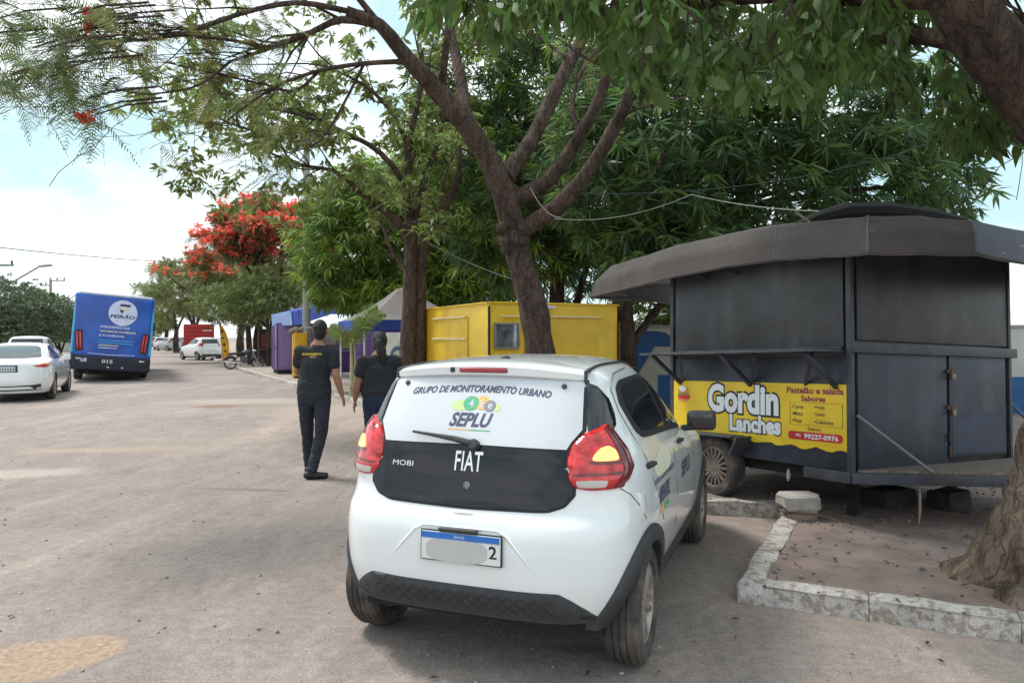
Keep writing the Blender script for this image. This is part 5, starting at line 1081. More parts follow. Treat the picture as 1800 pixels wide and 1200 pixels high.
# painted boundary wall behind the trailer
WW = mat('whitewashed_wall', (.56, .54, .51), .85, var=.12, scale=1.5, bump=.3, bscale=20, col2=(.42, .39, .36), mask=(1.2, .52, .75)); WBm = mat('blue_wall_paint', (.03, .12, .30), .7, var=.15, scale=3)
wa, wb = Vector((1.9, 15.3, 0)), Vector((16, 13.6, 0)); wd_ = wb-wa
t = thing('boundary_wall', 'whitewashed boundary wall with a big blue letter and blue base band behind the trailer', 'wall', (wa.x, wa.y, kz), math.atan2(wd_.y, wd_.x)); WL = wd_.length
part('wall', WW, t, lambda b: box(b, (WL/2, .08, .84), (WL, .16, 1.68), None, .01)); part('coping', CON, t, lambda b: box(b, (WL/2, .08, 1.70), (WL+.04, .22, .06), None, .01)); part('base_band', WBm, t, lambda b: box(b, (WL/2+.5, -.004, .36), (WL-1.2, .012, .72)))
for k in range(6): part('pillar', WW, t, lambda b: box(b, (.12+k*WL/5*.98, .06, .86), (.22, .24, 1.72), None, .01))
words('wall_letter', 'P', WBm, t, lambda a, b: Vector((1.05+a, -.012, 1.13+b)), width=.80, height=.98, bold=.10)
t2 = thing('side_wall', 'grey boundary wall with a blue base running back beside the trailer doors', 'wall', (7.2, 9.6, kz), math.radians(-6))
part('wall', WW, t2, lambda b: box(b, (3, .08, .88), (6, .16, 1.76), None, .01)); part('base_band', WBm, t2, lambda b: box(b, (3, -.004, .38), (6, .012, .76)))

# left side of the street: house roof, poles and lamps
RT = mat('red_roof_tile', (.42, .12, .08), .8, var=.2, scale=3)
h0 = at(62, 540, 72); t = thing('tiled_house', 'pale house with a red tiled gable roof rising above the rounded street trees', 'house', (h0.x, 72, 0), RD)
part('wall', mat('house_wall', (.55, .52, .47), .9), t, lambda b: box(b, (0, 5, 2.0), (6, 10, 4.0))); rf = part('roof', RT, t, lambda b: [plate(b, p, .15) for p in ([(-3.4, -.4, 4.0), (-3.4, 10.4, 4.0), (0, 10.4, 6.3), (0, -.4, 6.3)], [(0, -.4, 6.3), (0, 10.4, 6.3), (3.4, 10.4, 4.0), (3.4, -.4, 4.0)])])
for x in (-1.6, 1.6): w_ = part('window', mat('house_frame', (.3, .28, .25), .7), t, lambda b: box(b, (x, -.02, 1.8), (1.2, .06, 1.2))); part('pane', GLASS, w_, lambda b: box(b, (x, -.06, 1.8), (1.0, .02, 1.0)))
CP = mat('pole_concrete', (.30, .30, .29), .9, var=.15)
def pole(px, d, top, label, arm=None, cross=(), z0=0.0):
    b0 = at(px, 592, d); t = thing('utility_pole', label, 'pole', (b0.x, d, z0), 0); zt = EYE-(top-HY)/FPX*d-z0
    part('post', CP, t, lambda b: tube(b, [(0, 0, 0), (0, 0, zt)], [.16, .10], 10))
    for k, (z, w, off) in enumerate(cross): part('crossarm', CP, t, lambda b: box(b, (off, 0, zt-z), (w, .10, .10), None, .01)); [part('insulator', PLAST, t, lambda b: tube(b, [(off+w*s_, 0, zt-z+.05), (off+w*s_, 0, zt-z+.25)], .05, 6)) for s_ in (-.45, 0, .45)]
    if arm:
        A = [Vector((at(x, y, d).x-b0.x, 0, EYE-(y-HY)/FPX*d-z0)) for x, y in arm]; a = part('lamp_arm', CP, t, lambda b: tube(b, A, .05, 7)); part('lamp_head', mat('lamp_grey', (.4, .4, .4), .4), a, lambda b: bar(b, A[-2], A[-1], .30, .12, .03))
    return t, Vector((b0.x, d, zt+z0))
pole(8, 44, 500, 'street lamp with a long slanting arm above the rounded street trees', arm=[(8, 505), (25, 494), (70, 468), (90, 466)])
_, top2 = pole(89, 62, 491, 'concrete utility pole with one crossarm beyond the rounded street trees', cross=((.1, 1.3, .55), (.5, .9, -.4)))
_, top1 = pole(-12, 40, 458, 'near utility pole with a short crossarm at the edge of the street', cross=((.25, 1.8, .2),))
_, top3 = pole(539, 27, 150, 'tall grey concrete pole rising through the light green tree')
pole(113, 80, 518, 'distant street lamp with a slanting arm beside the bus roof', arm=[(113, 532), (118, 528), (132, 519), (138, 517)])
def wire(name, a, c, label, s_=.3, r=.010, m=PLAST):
    a, c = Vector(a), Vector(c); b = BM(); tube(b, [a.lerp(c, k/16)-Vector((0, 0, 4*s_*(k/16)*(1-k/16))) for k in range(17)], r, 5); return tag(obj(name, b, m, None, 60), label, 'wire')
wire('overhead_wire', at(-60, 428, 36), at(330, 462, 48), 'thin overhead wire crossing the open sky towards the red flowering tree', .12, .022)
wire('overhead_wire', at(975, 384, 9.6), at(1215, 342, 9.0), 'pale loose cable hanging from the leaning tree towards the trailer roof', .12, .005, CON)
wire('overhead_wire', at(1215, 342, 9.0), at(1480, 372, 7.0), 'pale loose cable running on to the black tarp of the trailer', .05, .005, CON)
wire('overhead_wire', at(735, 415, 13.6), at(905, 492, 10), 'thin cable strung from the forked tree to the leaning tree', .06, .006)
wire('overhead_wire', at(1000, 340, 9.8), at(1640, 250, 12), 'thin cable strung across the dark mango foliage', .25, .006)
wire('cable_loop', at(932, 330, 9.7), at(985, 382, 9.55), 'pale cable looped over the limb of the leaning tree', .10, .005, CON)

# ------------------------------------------------------------------ trees
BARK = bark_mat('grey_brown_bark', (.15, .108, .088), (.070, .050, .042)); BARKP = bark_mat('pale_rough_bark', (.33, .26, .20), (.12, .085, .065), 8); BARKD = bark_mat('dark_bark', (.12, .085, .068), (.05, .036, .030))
def leaf_mat(n, c, tr=.5, var=.25, isl=.45, rough=.42): return mat(n, c, rough, var=var, scale=.7, island=isl, transl=tr, spec=.4)
MANGO = leaf_mat('mango_leaf', (.13, .215, .055)); MANGOD = leaf_mat('dark_mango_leaf', (.088, .155, .064)); MANGOB = leaf_mat('bright_mango_leaf', (.24, .35, .06), .4); NEARL = leaf_mat('near_mango_leaf', (.085, .150, .034), .45)
FEATH = leaf_mat('feathery_leaf', (.15, .21, .085), .5); LIGHT = leaf_mat('light_green_leaf', (.23, .30, .085), .45); FICUS = leaf_mat('ficus_leaf', (.14, .19, .105), .25); FARG = leaf_mat('far_green_leaf', (.20, .245, .085), .3)
OLIVE = leaf_mat('olive_leaf', (.21, .22, .07), .35); FLOW = mat('flame_flower', (.92, .22, .13), .6, var=.2, scale=1, island=.3, transl=.45); PALM = leaf_mat('palm_leaf', (.17, .25, .06), .4)
def unit(a): return a/np.maximum(np.linalg.norm(a, axis=1, keepdims=True), 1e-9)
def leaf_arrays(P, D, L, W, droop=.25, roll=1.0):
    n = len(P); S = unit(np.cross(D, RNG.normal(size=(n, 3))*roll+np.array([0, 0, 1.0]))); U = np.cross(S, D); L = L.reshape(-1, 1); W = W.reshape(-1, 1)
    down = np.array([0, 0, -1.0]); mid = P+D*L*.45+U*W*.12+down*L*droop*.15
    v = np.stack([P, mid-S*W*.5, P+D*L+down*L*droop*.5, mid+S*W*.5], 1).reshape(-1, 3); return v, np.arange(4*n).reshape(n, 4)
def leaves(name, P, D, L, W, m, parent, droop=.25, roll=1.0):
    v, q = leaf_arrays(P, D, L, W, droop, roll); return fast(name, v, q, m, parent)
def clusters(C, k, L, spread=1.0, droop=.55, axis=None):
    """k leaves round every cluster centre: returns bases, directions, lengths, widths"""
    n = len(C); P = np.repeat(C, k, 0); D = RNG.normal(size=(n*k, 3)); D[:, 2] = D[:, 2]*.5-droop; D = unit(D)
    if axis is not None: D = unit(D+np.repeat(axis, k, 0)*.6)
    P = P+D*L*.06+RNG.normal(size=P.shape)*L*.07*spread; Ls = L*RNG.uniform(.65, 1.15, n*k); return P, D, Ls
def lobes_points(lobes, n, shell=.62):
    w = np.array([r[0]*r[1]+r[1]*r[2]+r[0]*r[2] for c, r in lobes]); w = w/w.sum(); out = []; axes = []
    for (c, r), k in zip(lobes, (w*n).astype(int)+1):
        u = unit(RNG.normal(size=(k, 3))); s = shell+(1.04-shell)*RNG.random((k, 1))**.6; s *= 1+.12*np.sin(u[:, :1]*7+c[0])*np.cos(u[:, 1:2]*6+c[2]*2)+.06*RNG.normal(size=(k, 1)); p = np.array(c)+u*s*np.array(r)
        keep = np.ones(k, bool)
        for c2, r2 in lobes:
            if c2 is not c: keep &= (((p-np.array(c2))/np.array(r2))**2).sum(1) > .30
        out.append(p[keep]); axes.append(u[keep])
    return np.concatenate(out), np.concatenate(axes)
def limb(bm, P, r, n=9, kink=.0, sub=3):
    """smooth tapered limb through the points, with a slightly lumpy girth"""
    P = [Vector(p) for p in P]; R = list(r) if hasattr(r, '__len__') else [r+(r*.35-r)*i/(len(P)-1) for i in range(len(P))]; Q = []; S = []; m = len(P)
    for i in range(m-1):
        a, b, c, d = P[max(i-1, 0)], P[i], P[i+1], P[min(i+2, m-1)]
        for j in range(sub):
            t = j/sub; Q.append(.5*((2*b)+(c-a)*t+(2*a-5*b+4*c-d)*t*t+(3*b-a-3*c+d)*t**3)); S.append((R[i]+(R[i+1]-R[i])*t)*random.uniform(.94, 1.06))
    Q.append(P[-1]); S.append(R[-1]); rings = tube(bm, Q, S, n)
    if n > 7:
        for ring in rings:
            for v in ring: v.co += Vector((random.uniform(-1, 1), random.uniform(-1, 1), random.uniform(-1, 1)))*S[0]*.045
    return Q, S
def sprout(bm, Q, R, n, ln, bias, tips, level=1, wild=.8, nmin=.25):
    """side branches along limb Q; collects tip points and directions"""
    for _ in range(n):
        i = random.randint(max(1, int(len(Q)*nmin)), len(Q)-1); p = Q[i]; t = (Q[i]-Q[i-1]).normalized(); d = (t*.7+Vector(bias)*.6+Vector([random.gauss(0, wild) for _ in range(3)])).normalized(); l = ln*random.uniform(.5, 1.2); pts = [p]; r0 = min(R[i]*.5, .030*ln)
        for k in range(4): d = (d+Vector([random.gauss(0, .22) for _ in range(3)])+Vector(bias)*.08).normalized(); pts.append(pts[-1]+d*l/4)
        q, s = limb(bm, pts, [max(r0*(1-.2*k), .003) for k in range(5)], 5, 0, 1)
        if level > 0: sprout(bm, q, s, 3, ln*.5, bias, tips, level-1, wild, .4)
        else: tips.append((pts[-1], d)); tips.append((pts[2], d))
def fronds(name, tips, k, ln, m, parent, pairs=11, droop=.5, jit=.15):
    """feather-like leaves: a rib with many narrow leaflets on both sides"""
    V = []; Q = []; base = 0
    T = np.array([t[0] for t in tips for _ in range(k)]); D0 = np.array([t[1] for t in tips for _ in range(k)]); n = len(T)
    D = unit(D0*.5+RNG.normal(size=(n, 3))*.7+np.array([0, 0, -.15])); T = T+RNG.normal(size=(n, 3))*jit*.3; L = ln*RNG.uniform(.7, 1.2, (n, 1)); S = unit(np.cross(D, np.array([0, 0, 1.0])+RNG.normal(size=(n, 3))*.35)); dn = np.array([0, 0, -1.0])
    vs = []; qs = []; off = 0
    for i in range(pairs):
        t = (i+1)/pairs; c = T+D*L*t+dn*L*droop*t*t*.5; pl = L*.24*math.sin(math.pi*(.12+.80*t))*RNG.uniform(.75, 1.15, (n, 1)); w = L/pairs*.30
        for sg in (-1, 1):
            e = c+S*sg*pl+D*pl*.45+dn*pl*.35+RNG.normal(size=c.shape)*pl*.10; v = np.stack([c-D*w, e-D*w*.4, e+D*w*.4, c+D*w], 1).reshape(-1, 3); vs.append(v); qs.append(np.arange(4*n).reshape(n, 4)+off); off += 4*n
    return fast(name, np.concatenate(vs), np.concatenate(qs), m, parent)
def tree(name, label, base, group=None): return thing(name, label, 'tree', base, 0, group)
def loc(t, P): o = t.location; return [Vector(p)-o for p in P]

def mango(label, base, trunks, lobes, n, k, L, m, bark=BARKD, name='mango_tree', droop=.42, wl=.15, group=None, shell=.62, bright=None, bfrac=.3):
    t = tree(name, label, base, group); o = np.array(base); b = BM()
    for pts, r in trunks: limb(b, loc(t, pts), r, 10)
    top = Vector(trunks[0][0][-1])-t.location
    for c, r in lobes:
        q = Vector(c)-t.location; limb(b, [top, top.lerp(q, .5)+Vector((0, 0, .2)), q], [.10, .06, .03], 6)
    obj('trunk', b, bark, t, 60)
    C, A = lobes_points([(np.array(c)-o, np.array(r)) for c, r in lobes], n, shell)
    for nm, sel, mm in (('crown', slice(None), m),) if bright is None else (('crown', slice(int(len(C)*bfrac), None), m), ('young_leaves', slice(0, int(len(C)*bfrac)), bright)):
        if bright is not None and nm == 'crown': idx = RNG.permutation(len(C)); C, A = C[idx], A[idx]
        P, D, Ls = clusters(C[sel], k, L, 1.0, droop, A[sel]*.5); leaves(nm, P, D, Ls, Ls*wl, mm, t, .35)
    return t
R3 = lambda a, b, c: (a, b, c)
# the mangoes behind the trailer and behind the leaning tree
mango('tall dark mango tree filling the space behind the trailer', tuple(gp(1096, 700, KH).xy)+(kz,) if False else (2.0, 13.0, kz), [([(2.0, 13.0, kz), (1.98, 13, 1.2), (1.95, 13, 2.4), (2.3, 13.2, 3.3)], [.26, .21, .19, .16]), ([(1.98, 13.0, 1.3), (2.5, 13.1, 2.0), (3.2, 13.3, 2.9)], [.09, .07, .05])],
      [((2.4, 13.2, 4.6), R3(1.9, 1.8, 1.5)), ((4.0, 13.4, 4.3), R3(2.0, 1.8, 1.5)), ((5.8, 13.6, 4.4), R3(2.0, 1.8, 1.4)), ((3.2, 13.8, 6.0), R3(2.3, 2.0, 1.5)), ((5.2, 13.8, 6.0), R3(2.2, 2.0, 1.5)), ((7.4, 14.2, 4.5), R3(1.5, 1.5, 1.2)), ((6.9, 14.4, 5.8), R3(1.7, 1.6, 1.3)), ((2.6, 12.6, 3.4), R3(1.3, 1.2, .9)), ((4.6, 13.0, 3.2), R3(1.6, 1.3, .8))], 2900, 17, .34, MANGOD, bright=MANGO, bfrac=.35)
mango('mango tree with slender dark trunks right behind the yellow kiosk', (.95, 16.5, kz), [([(.95, 16.5, kz), (.93, 16.5, 1.5), (1.0, 16.4, 2.8), (.8, 16.4, 4.0)], [.22, .18, .16, .12]), ([(1.3, 16.7, kz), (1.35, 16.7, 1.8), (1.7, 16.8, 3.2)], [.12, .10, .07]), ([(.9, 16.5, 1.4), (.5, 16.4, 2.4), (.2, 16.4, 3.4)], [.10, .08, .05])],
      [((.2, 16.6, 4.6), R3(2.0, 1.7, 1.5)), ((1.6, 17.0, 5.2), R3(2.0, 1.8, 1.8)), ((-.8, 17.2, 6.0), R3(2.0, 1.8, 1.6)), ((1.0, 17.4, 7.0), R3(2.4, 2.0, 1.7)), ((2.6, 17.2, 6.8), R3(2.0, 1.8, 1.8)), ((.3, 16.2, 3.5), R3(1.4, 1.0, .7)), ((-.5, 17.0, 7.6), R3(1.8, 1.6, 1.3))], 2700, 16, .36, MANGOD, bright=MANGOB, bfrac=.3)
mango('low bright green mango tree drooping behind the market tent', (-4.2, 24.5, kz), [([(-4.2, 24.5, kz), (-4.2, 24.5, 1.6), (-4.0, 24.6, 3.0)], [.28, .24, .2])],
      [((-5.3, 24.2, 4.7), R3(1.7, 1.7, 1.8)), ((-3.6, 24.4, 4.9), R3(2.1, 1.9, 2.0)), ((-1.6, 24.4, 4.7), R3(2.0, 1.8, 1.9)), ((-4.6, 24.8, 6.1), R3(2.0, 1.9, 1.4)), ((-2.4, 25, 6.2), R3(2.1, 1.9, 1.5)), ((-5.6, 24.2, 3.4), R3(1.1, 1.1, .8)), ((-3.5, 23.9, 3.3), R3(1.7, 1.2, .8)), ((-1.3, 23.8, 3.3), R3(1.5, 1.1, .8))], 3000, 16, .42, MANGO, droop=.6, wl=.15, bright=MANGOB, bfrac=.55)
mango('mass of bright shrubs growing over the wall between tree trunk and trailer', (3.9, 17.2, kz), [([(3.9, 17.2, kz), (3.9, 17.2, 1.6)], [.1, .06])], [((3.2, 17.4, 1.9), R3(1.0, .8, .9)), ((4.6, 17.2, 1.8), R3(1.2, .8, .9)), ((6.2, 17, 2.0), R3(1.4, .9, .9)), ((4.0, 18.2, 2.8), R3(1.6, 1.0, 1.0))], 900, 10, .32, LIGHT, name='wall_shrub', droop=.2, wl=.16, bright=MANGOB, bfrac=.5)
mango('tall background tree closing the view behind the mangoes', (-1.0, 30, kz), [([(-1, 30, kz), (-1, 30, 4)], [.3, .2])], [((-3.2, 30, 7.4), R3(2.6, 2, 1.8)), ((0, 30, 8.2), R3(3.0, 2, 2.6)), ((3.2, 30, 8.0), R3(3, 2, 2.4)), ((6.2, 28, 6.2), R3(3, 2, 2.6)), ((1.5, 30, 5.0), R3(4, 1.5, 1.8)), ((-3.5, 30, 4.2), R3(3, 1.5, 1.7))], 2200, 12, .55, MANGOD, name='background_tree')

# leaning tree over the car (long boughs reaching left over the street)
t = tree('leaning_flame_tree', 'leaning grey-brown tree with a knotted fork behind the white car', (.44, 10, kz)); b = BM(); Pz = lambda *pp: loc(t, [at(*p) for p in pp]); tips = []; tipsR = []
trunk = limb(b, [Vector((.46, 10, kz-.05))-t.location]+Pz((958, 700, 10), (950, 620, 10), (936, 535, 10), (916, 465, 10), (902, 410, 10)), [.30, .235, .205, .19, .18, .19], 14)
for _ in range(14):   # knotted burl under the fork
    p = at(random.uniform(880, 925), random.uniform(395, 440), 9.88)-t.location; bmesh.ops.create_icosphere(b, subdivisions=2, radius=random.uniform(.05, .10), matrix=Matrix.Translation(p))
L1 = limb(b, Pz((905, 420, 10), (890, 355, 9.95), (862, 285, 9.8), (815, 215, 9.6), (765, 155, 9.4), (718, 105, 9.2), (668, 45, 9.0), (610, 20, 8.8)), [.18, .165, .15, .135, .12, .10, .08, .06], 12)
L1b = limb(b, Pz((850, 270, 9.8), (820, 200, 10.2), (806, 120, 10.5), (790, 40, 10.8), (780, -60, 11)), [.13, .09, .08, .065, .05], 9)
L1c = limb(b, Pz((775, 165, 9.5), (782, 100, 9.2), (790, 30, 9.0), (800, -50, 8.8)), [.06, .045, .04, .03], 7)
R1 = limb(b, Pz((888, 310, 9.9), (935, 245, 10.2), (985, 140, 10.5), (1035, 45, 10.8), (1075, -50, 11)), [.13, .10, .095, .08, .06], 9)
R2 = limb(b, Pz((902, 350, 10), (962, 318, 9.9), (1012, 250, 9.8), (1052, 175, 9.7), (1078, 90, 9.6), (1085, 0, 9.5)), [.12, .10, .085, .075, .06, .04], 9)
R3_ = limb(b, Pz((912, 408, 10), (980, 362, 9.7), (1040, 292, 9.5), (1090, 205, 9.3), (1112, 140, 9.1), (1098, 60, 9)), [.13, .11, .095, .085, .07, .05], 9)
R4 = limb(b, Pz((1022, 235, 9.8), (1005, 190, 10), (1020, 130, 10.2), (1055, 80, 10.4)), [.05, .04, .03, .02], 6)
boughs = []
for P, r in (([(668, 45, 9), (600, 35, 8.8), (545, 58, 8.5), (475, 85, 8.2), (405, 108, 8)], .075), ([(720, 108, 9.2), (640, 112, 9.0), (560, 125, 8.8), (480, 155, 8.6), (395, 215, 8.4)], .05), ([(610, 20, 8.8), (520, 5, 8.2), (420, 25, 7.7), (320, 60, 7.3), (220, 72, 7.0), (140, 62, 6.8)], .05), ([(475, 85, 8.2), (400, 70, 7.8), (310, 62, 7.4), (230, 58, 7.1), (150, 40, 6.9)], .03), ([(560, 125, 8.8), (520, 160, 8.7), (470, 150, 8.4), (380, 130, 8.0), (290, 110, 7.6)], .03), ([(405, 108, 8), (350, 150, 7.8), (270, 165, 7.5), (215, 160, 7.2)], .022), ([(640, 112, 9), (600, 190, 9.2), (560, 250, 9.4), (500, 270, 9.4)], .03), ([(668, 45, 9), (600, -30, 8.6), (480, -70, 8.0), (330, -60, 7.4)], .06)):
    boughs.append(limb(b, Pz(*P), [r*.72*(1-.75*i/(len(P)-1)) for i in range(len(P))], 7)); sprout(b, *boughs[-1], 14 if r > .025 else 9, 1.1, (-.55, -.12, .08), tips, 1, .45)
for q in (L1b, L1c, R1): sprout(b, *q, 4, 1.1, (-.1, 0, .35), tipsR, 1, .5, .5)
for q in (R2, R3_, R4): sprout(b, *q, 6, .8, (.1, 0, .3), tipsR, 1, .55, .5)
obj('trunk', b, BARK, t, 60)
lt = [p for p in tips if (p[0]+t.location).x < -4.2 and random.random() < .30 or random.random() < .05]; fronds('crown', lt, 2, .40, FEATH, t, 18, .6); fronds('yellowing_leaves', [p for p in tips+tipsR if random.random() < .14], 2, .36, OLIVE, t, 16, .5)
# bunches of feathery leaves hanging at the far ends over the street
hang = [(at(random.gauss(70, 55), random.gauss(90, 50), random.uniform(6.2, 7.0))-t.location, Vector((-.5, -.1, -.5))) for _ in range(24)]+[(at(random.uniform(-60, 230), random.uniform(-50, 60), random.uniform(6.5, 7.6))-t.location, Vector((-.5, -.1, -.2))) for _ in range(11)]+[(at(random.gauss(150, 25), random.gauss(190, 14), 6.8)-t.location, Vector((-.4, 0, -.6))) for _ in range(7)]
fronds('hanging_fronds', hang, 2, .40, FEATH, t, 20, .9)
b = BM()
for p, d in hang[::2]: limb(b, [p, p+Vector((.25, .05, .10)), p+Vector((.6, .12, .16))], [.006, .009, .012], 5, 0, 1)
obj('twigs', b, BARK, t, 60)['kind'] = 'stuff'
def flowers(name, C, parent, r=.05, k=14, m=FLOW):
    P, D, Ls = clusters(np.array(C), k, r*2, 1.6, 0.0); return leaves(name, P, D, Ls, Ls*.75, m, parent, .1)
flowers('red_blossom', [at(165+random.gauss(0, 7), 27+random.gauss(0, 7), 6.9)-t.location for _ in range(8)]+[at(1420+random.gauss(0, 9), 126+random.gauss(0, 5), 9)-t.location for _ in range(8)]+[at(145+random.gauss(0, 7), 205+random.gauss(0, 4), 6.8)-t.location for _ in range(3)], t, .035)
for s_ in (at(845, 132, 9.1), at(625, 15, 8.7)): pass

# thick forked tree in front of the tent
t = tree('forked_street_tree', 'thick forked tree with a light green open crown in front of the beige tent', (-1.94, 14.2, kz)); b = BM(); Pz = lambda *pp: loc(t, [at(*p) for p in pp]); tips = []
limb(b, [Vector((-2.03, 14.2, kz-.05))-t.location]+Pz((716, 640, 14.2), (720, 540, 14.2), (722, 450, 14.2), (724, 400, 14.2)), [.21, .155, .14, .13, .11], 12); limb(b, [Vector((-1.82, 14.3, kz-.05))-t.location]+Pz((736, 640, 14.3), (738, 540, 14.3), (742, 450, 14.3), (752, 400, 14.3)), [.18, .14, .125, .115, .095], 12)
for P, r, n in (([(724, 410, 14.2), (716, 340, 14.2), (718, 260, 14.1), (736, 170, 14), (742, 90, 14)], .10, 7), ([(724, 400, 14.2), (745, 320, 14.4), (770, 250, 14.5), (785, 180, 14.6)], .08, 6), ([(752, 405, 14.3), (778, 370, 14.2), (804, 315, 14.1), (808, 250, 14)], .10, 5), ([(722, 420, 14.2), (690, 382, 14.0), (652, 352, 13.8), (625, 335, 13.6)], .12, 3), ([(640, 345, 13.7), (590, 302, 13.4), (520, 288, 13.2), (440, 252, 13.0)], .05, 9), ([(716, 330, 14.2), (670, 270, 13.8), (600, 230, 13.4), (520, 200, 13), (430, 185, 12.7)], .06, 10), ([(718, 260, 14.1), (690, 200, 14), (640, 150, 13.8), (560, 110, 13.6)], .05, 8), ([(708, 470, 14.1), (684, 430, 13.9), (668, 380, 13.8)], .05, 2), ([(600, 230, 13.4), (540, 240, 13.1), (470, 235, 12.9), (400, 215, 12.6), (330, 180, 12.4)], .035, 8)):
    q = limb(b, Pz(*P), [r*(1-.65*i/(len(P)-1)) for i in range(len(P))], 8); sprout(b, *q, n, 1.25, (-.25, -.05, .22), tips, 1, .6)
obj('trunk', b, BARK, t, 60); T = np.array([p[0] for p in tips]); T = np.concatenate([T, T+RNG.normal(size=T.shape)*.22]); P, D, Ls = clusters(T, 9, .19, 2.0, .5); leaves('crown', P, D, Ls, Ls*.36, LIGHT, t, .3)
sel = RNG.random(len(T)) < .45; P, D, Ls = clusters(T[sel], 7, .2, 2.4, .5); leaves('darker_leaves', P, D, Ls, Ls*.34, FARG, t, .3)

# near mango on the right: flared trunk, limb over the camera side, hanging leaves along the top
t = tree('near_mango_tree', 'rough-barked mango tree with flared roots on the dirt island, its leaves hanging overhead', (3.20, 4.40, KH-.02)); o = t.location; b = BM()
W_ = [Vector(p)-o for p in ((3.20, 4.40, .02), (3.22, 4.40, .30), (3.28, 4.40, .62), (3.36, 4.40, 1.05), (3.46, 4.38, 1.7), (3.44, 4.3, 2.3), (3.20, 4.2, 2.66), (2.90, 4.1, 2.92), (2.62, 4.02, 3.16), (2.32, 3.95, 3.52), (2.02, 3.9, 4.1))]
Q, S = limb(b, W_[:6], [.46, .34, .29, .265, .25, .24], 30, 0, 6)
for v in b.verts:   # buttress roots: widen the foot in lobes
    z = v.co.z
    if z < .62:
        a = math.atan2(v.co.y, v.co.x); k = (1-max(z, 0)/.62)**2; f = 1+k*(.30*math.sin(a*5+1)+.12*math.sin(a*11))+k*.15; v.co.x *= f; v.co.y *= f
obj('trunk', b, BARKP, t, 60)
b = BM(); limb(b, [W_[4].lerp(W_[5], .7)]+W_[5:], [.245, .235, .195, .17, .155, .14, .11], 24, 0, 6); obj('main_limb', b, BARKD, t, 60)  # same bark as the trunk; the limb's shade is put into the darker colour
b = BM(); tw = []
for P, r in (([(2.3, 4.0, 3.45), (1.7, 4.6, 3.75), (.9, 5.2, 3.9), (.1, 5.6, 4.0)], .09), ([(2.0, 3.92, 4.0), (1.2, 4.2, 4.4), (.3, 4.6, 4.5), (-.4, 5.0, 4.5)], .08), ([(2.9, 4.15, 2.85), (3.0, 5.0, 3.6), (2.7, 6.0, 4.0), (2.2, 7.0, 4.2)], .09), ([(3.1, 4.2, 2.7), (3.7, 4.9, 3.3), (4.3, 5.6, 3.5)], .08), ([(2.16, 3.95, 3.62), (2.2, 4.9, 4.1), (1.6, 5.8, 4.4), (1.0, 6.6, 4.6)], .08)):
    q = limb(b, [Vector(p)-o for p in P], [r*(1-.7*i/(len(P)-1)) for i in range(len(P))], 8); sprout(b, *q, 9, .8, (0, 0, -.15), tw, 1, .6)
obj('branches', b, BARKD, t, 60)
# hanging sprays: below the branches, lower rim as seen between trailer and sky
edge = [(745, 55), (800, 35), (850, 95), (900, 75), (960, 45), (1020, 40), (1080, 130), (1130, 195), (1180, 110), (1240, 190), (1320, 225), (1380, 170), (1425, 215), (1480, 150), (1560, 165), (1610, 235), (1660, 275), (1720, 305), (1775, 300), (1830, 290), (1900, 300)]
ex, ey = np.array([e[0] for e in edge]), np.array([e[1] for e in edge]); C = []
for _ in range(640):
    d = random.uniform(3.9, 7.2); px = random.uniform(740, 1960); lim = np.interp(px, ex, ey)-random.random()**1.4*170-random.uniform(25, 60); C.append(at(px, lim-max(0, (px-1690))*.0, d))
C = [c for c in C if not ((c-Vector((2.85, 4.1, 2.95))).length < .40 or (c.y < 4.5 and 2.15 < c.x < 3.4 and c.z < 3.5))]
C = [c for c in C if not (1590 < CX+c.x/c.y*FPX < 1660 and random.random() < .5)]
Cn = np.array([c-o for c in C]); P, D, Ls = clusters(Cn, 11, .17, 2.4, 1.5); Ls = Ls*RNG.uniform(.55, 1.2, len(Ls)); Wd = Ls*RNG.uniform(.27, .40, len(Ls))
# the sprays that show largest are leaves of their own, the rest one mass
dist = P[:, 1]+o.y; vis = np.argsort(dist+RNG.random(len(P))*.3); big = [i for i in vis if (P[i][2]+o.z-EYE)/(dist[i])*FPX < 560 and 740 < CX+(P[i][0]+o.x)/dist[i]*FPX < 1800][:300]; rest = np.setdiff1d(np.arange(len(P)), big)
cr = leaves('crown', P[rest], D[rest], Ls[rest], Wd[rest], NEARL, t, .3); cr['kind'] = 'stuff'
lv = [(0, 0, 0)]; prof = ((.12, .42), (.38, .85), (.66, 1.0), (.88, .55)); lvv = [(0, 0, 0)]; lf = []
for y, w in prof: lvv += [(-.185*w, y, .02*w-.10*y*y), (0, y, -.10*y*y), (.185*w, y, .02*w-.10*y*y)]
lvv.append((0, 1, -.12)); lf = [(0, 2, 1), (0, 3, 2)]
for k in range(3):
    a = 1+3*k; lf += [(a, a+1, a+4, a+3), (a+1, a+2, a+5, a+4)]
lf += [(10, 11, 13), (11, 12, 13)]
lm = bpy.data.meshes.new('leaf'); lm.from_pydata(lvv, [], lf); lm.update(); lm.materials.append(NEARL); lm.shade_smooth()
for i in big:
    l = bpy.data.objects.new('leaf', lm); COL.objects.link(l); l.parent = cr; l.location = P[i]; q = Vector(D[i]).to_track_quat('Y', 'Z'); l.rotation_mode = 'QUATERNION'; l.rotation_quaternion = q @ Euler((0, random.uniform(-1.2, 1.2), 0)).to_quaternion(); s_ = float(Ls[i]); l.scale = (s_, s_, s_)
b = BM()
for c in Cn[::3]: c = Vector(c); limb(b, [c, c+Vector((random.uniform(-.1, .1), random.uniform(-.05, .15), .22)), c+Vector((random.uniform(-.25, .25), random.uniform(-.1, .3), .45))], [.005, .007, .010], 5, 0, 1)
obj('twigs', b, BARKD, t, 60)['kind'] = 'stuff'
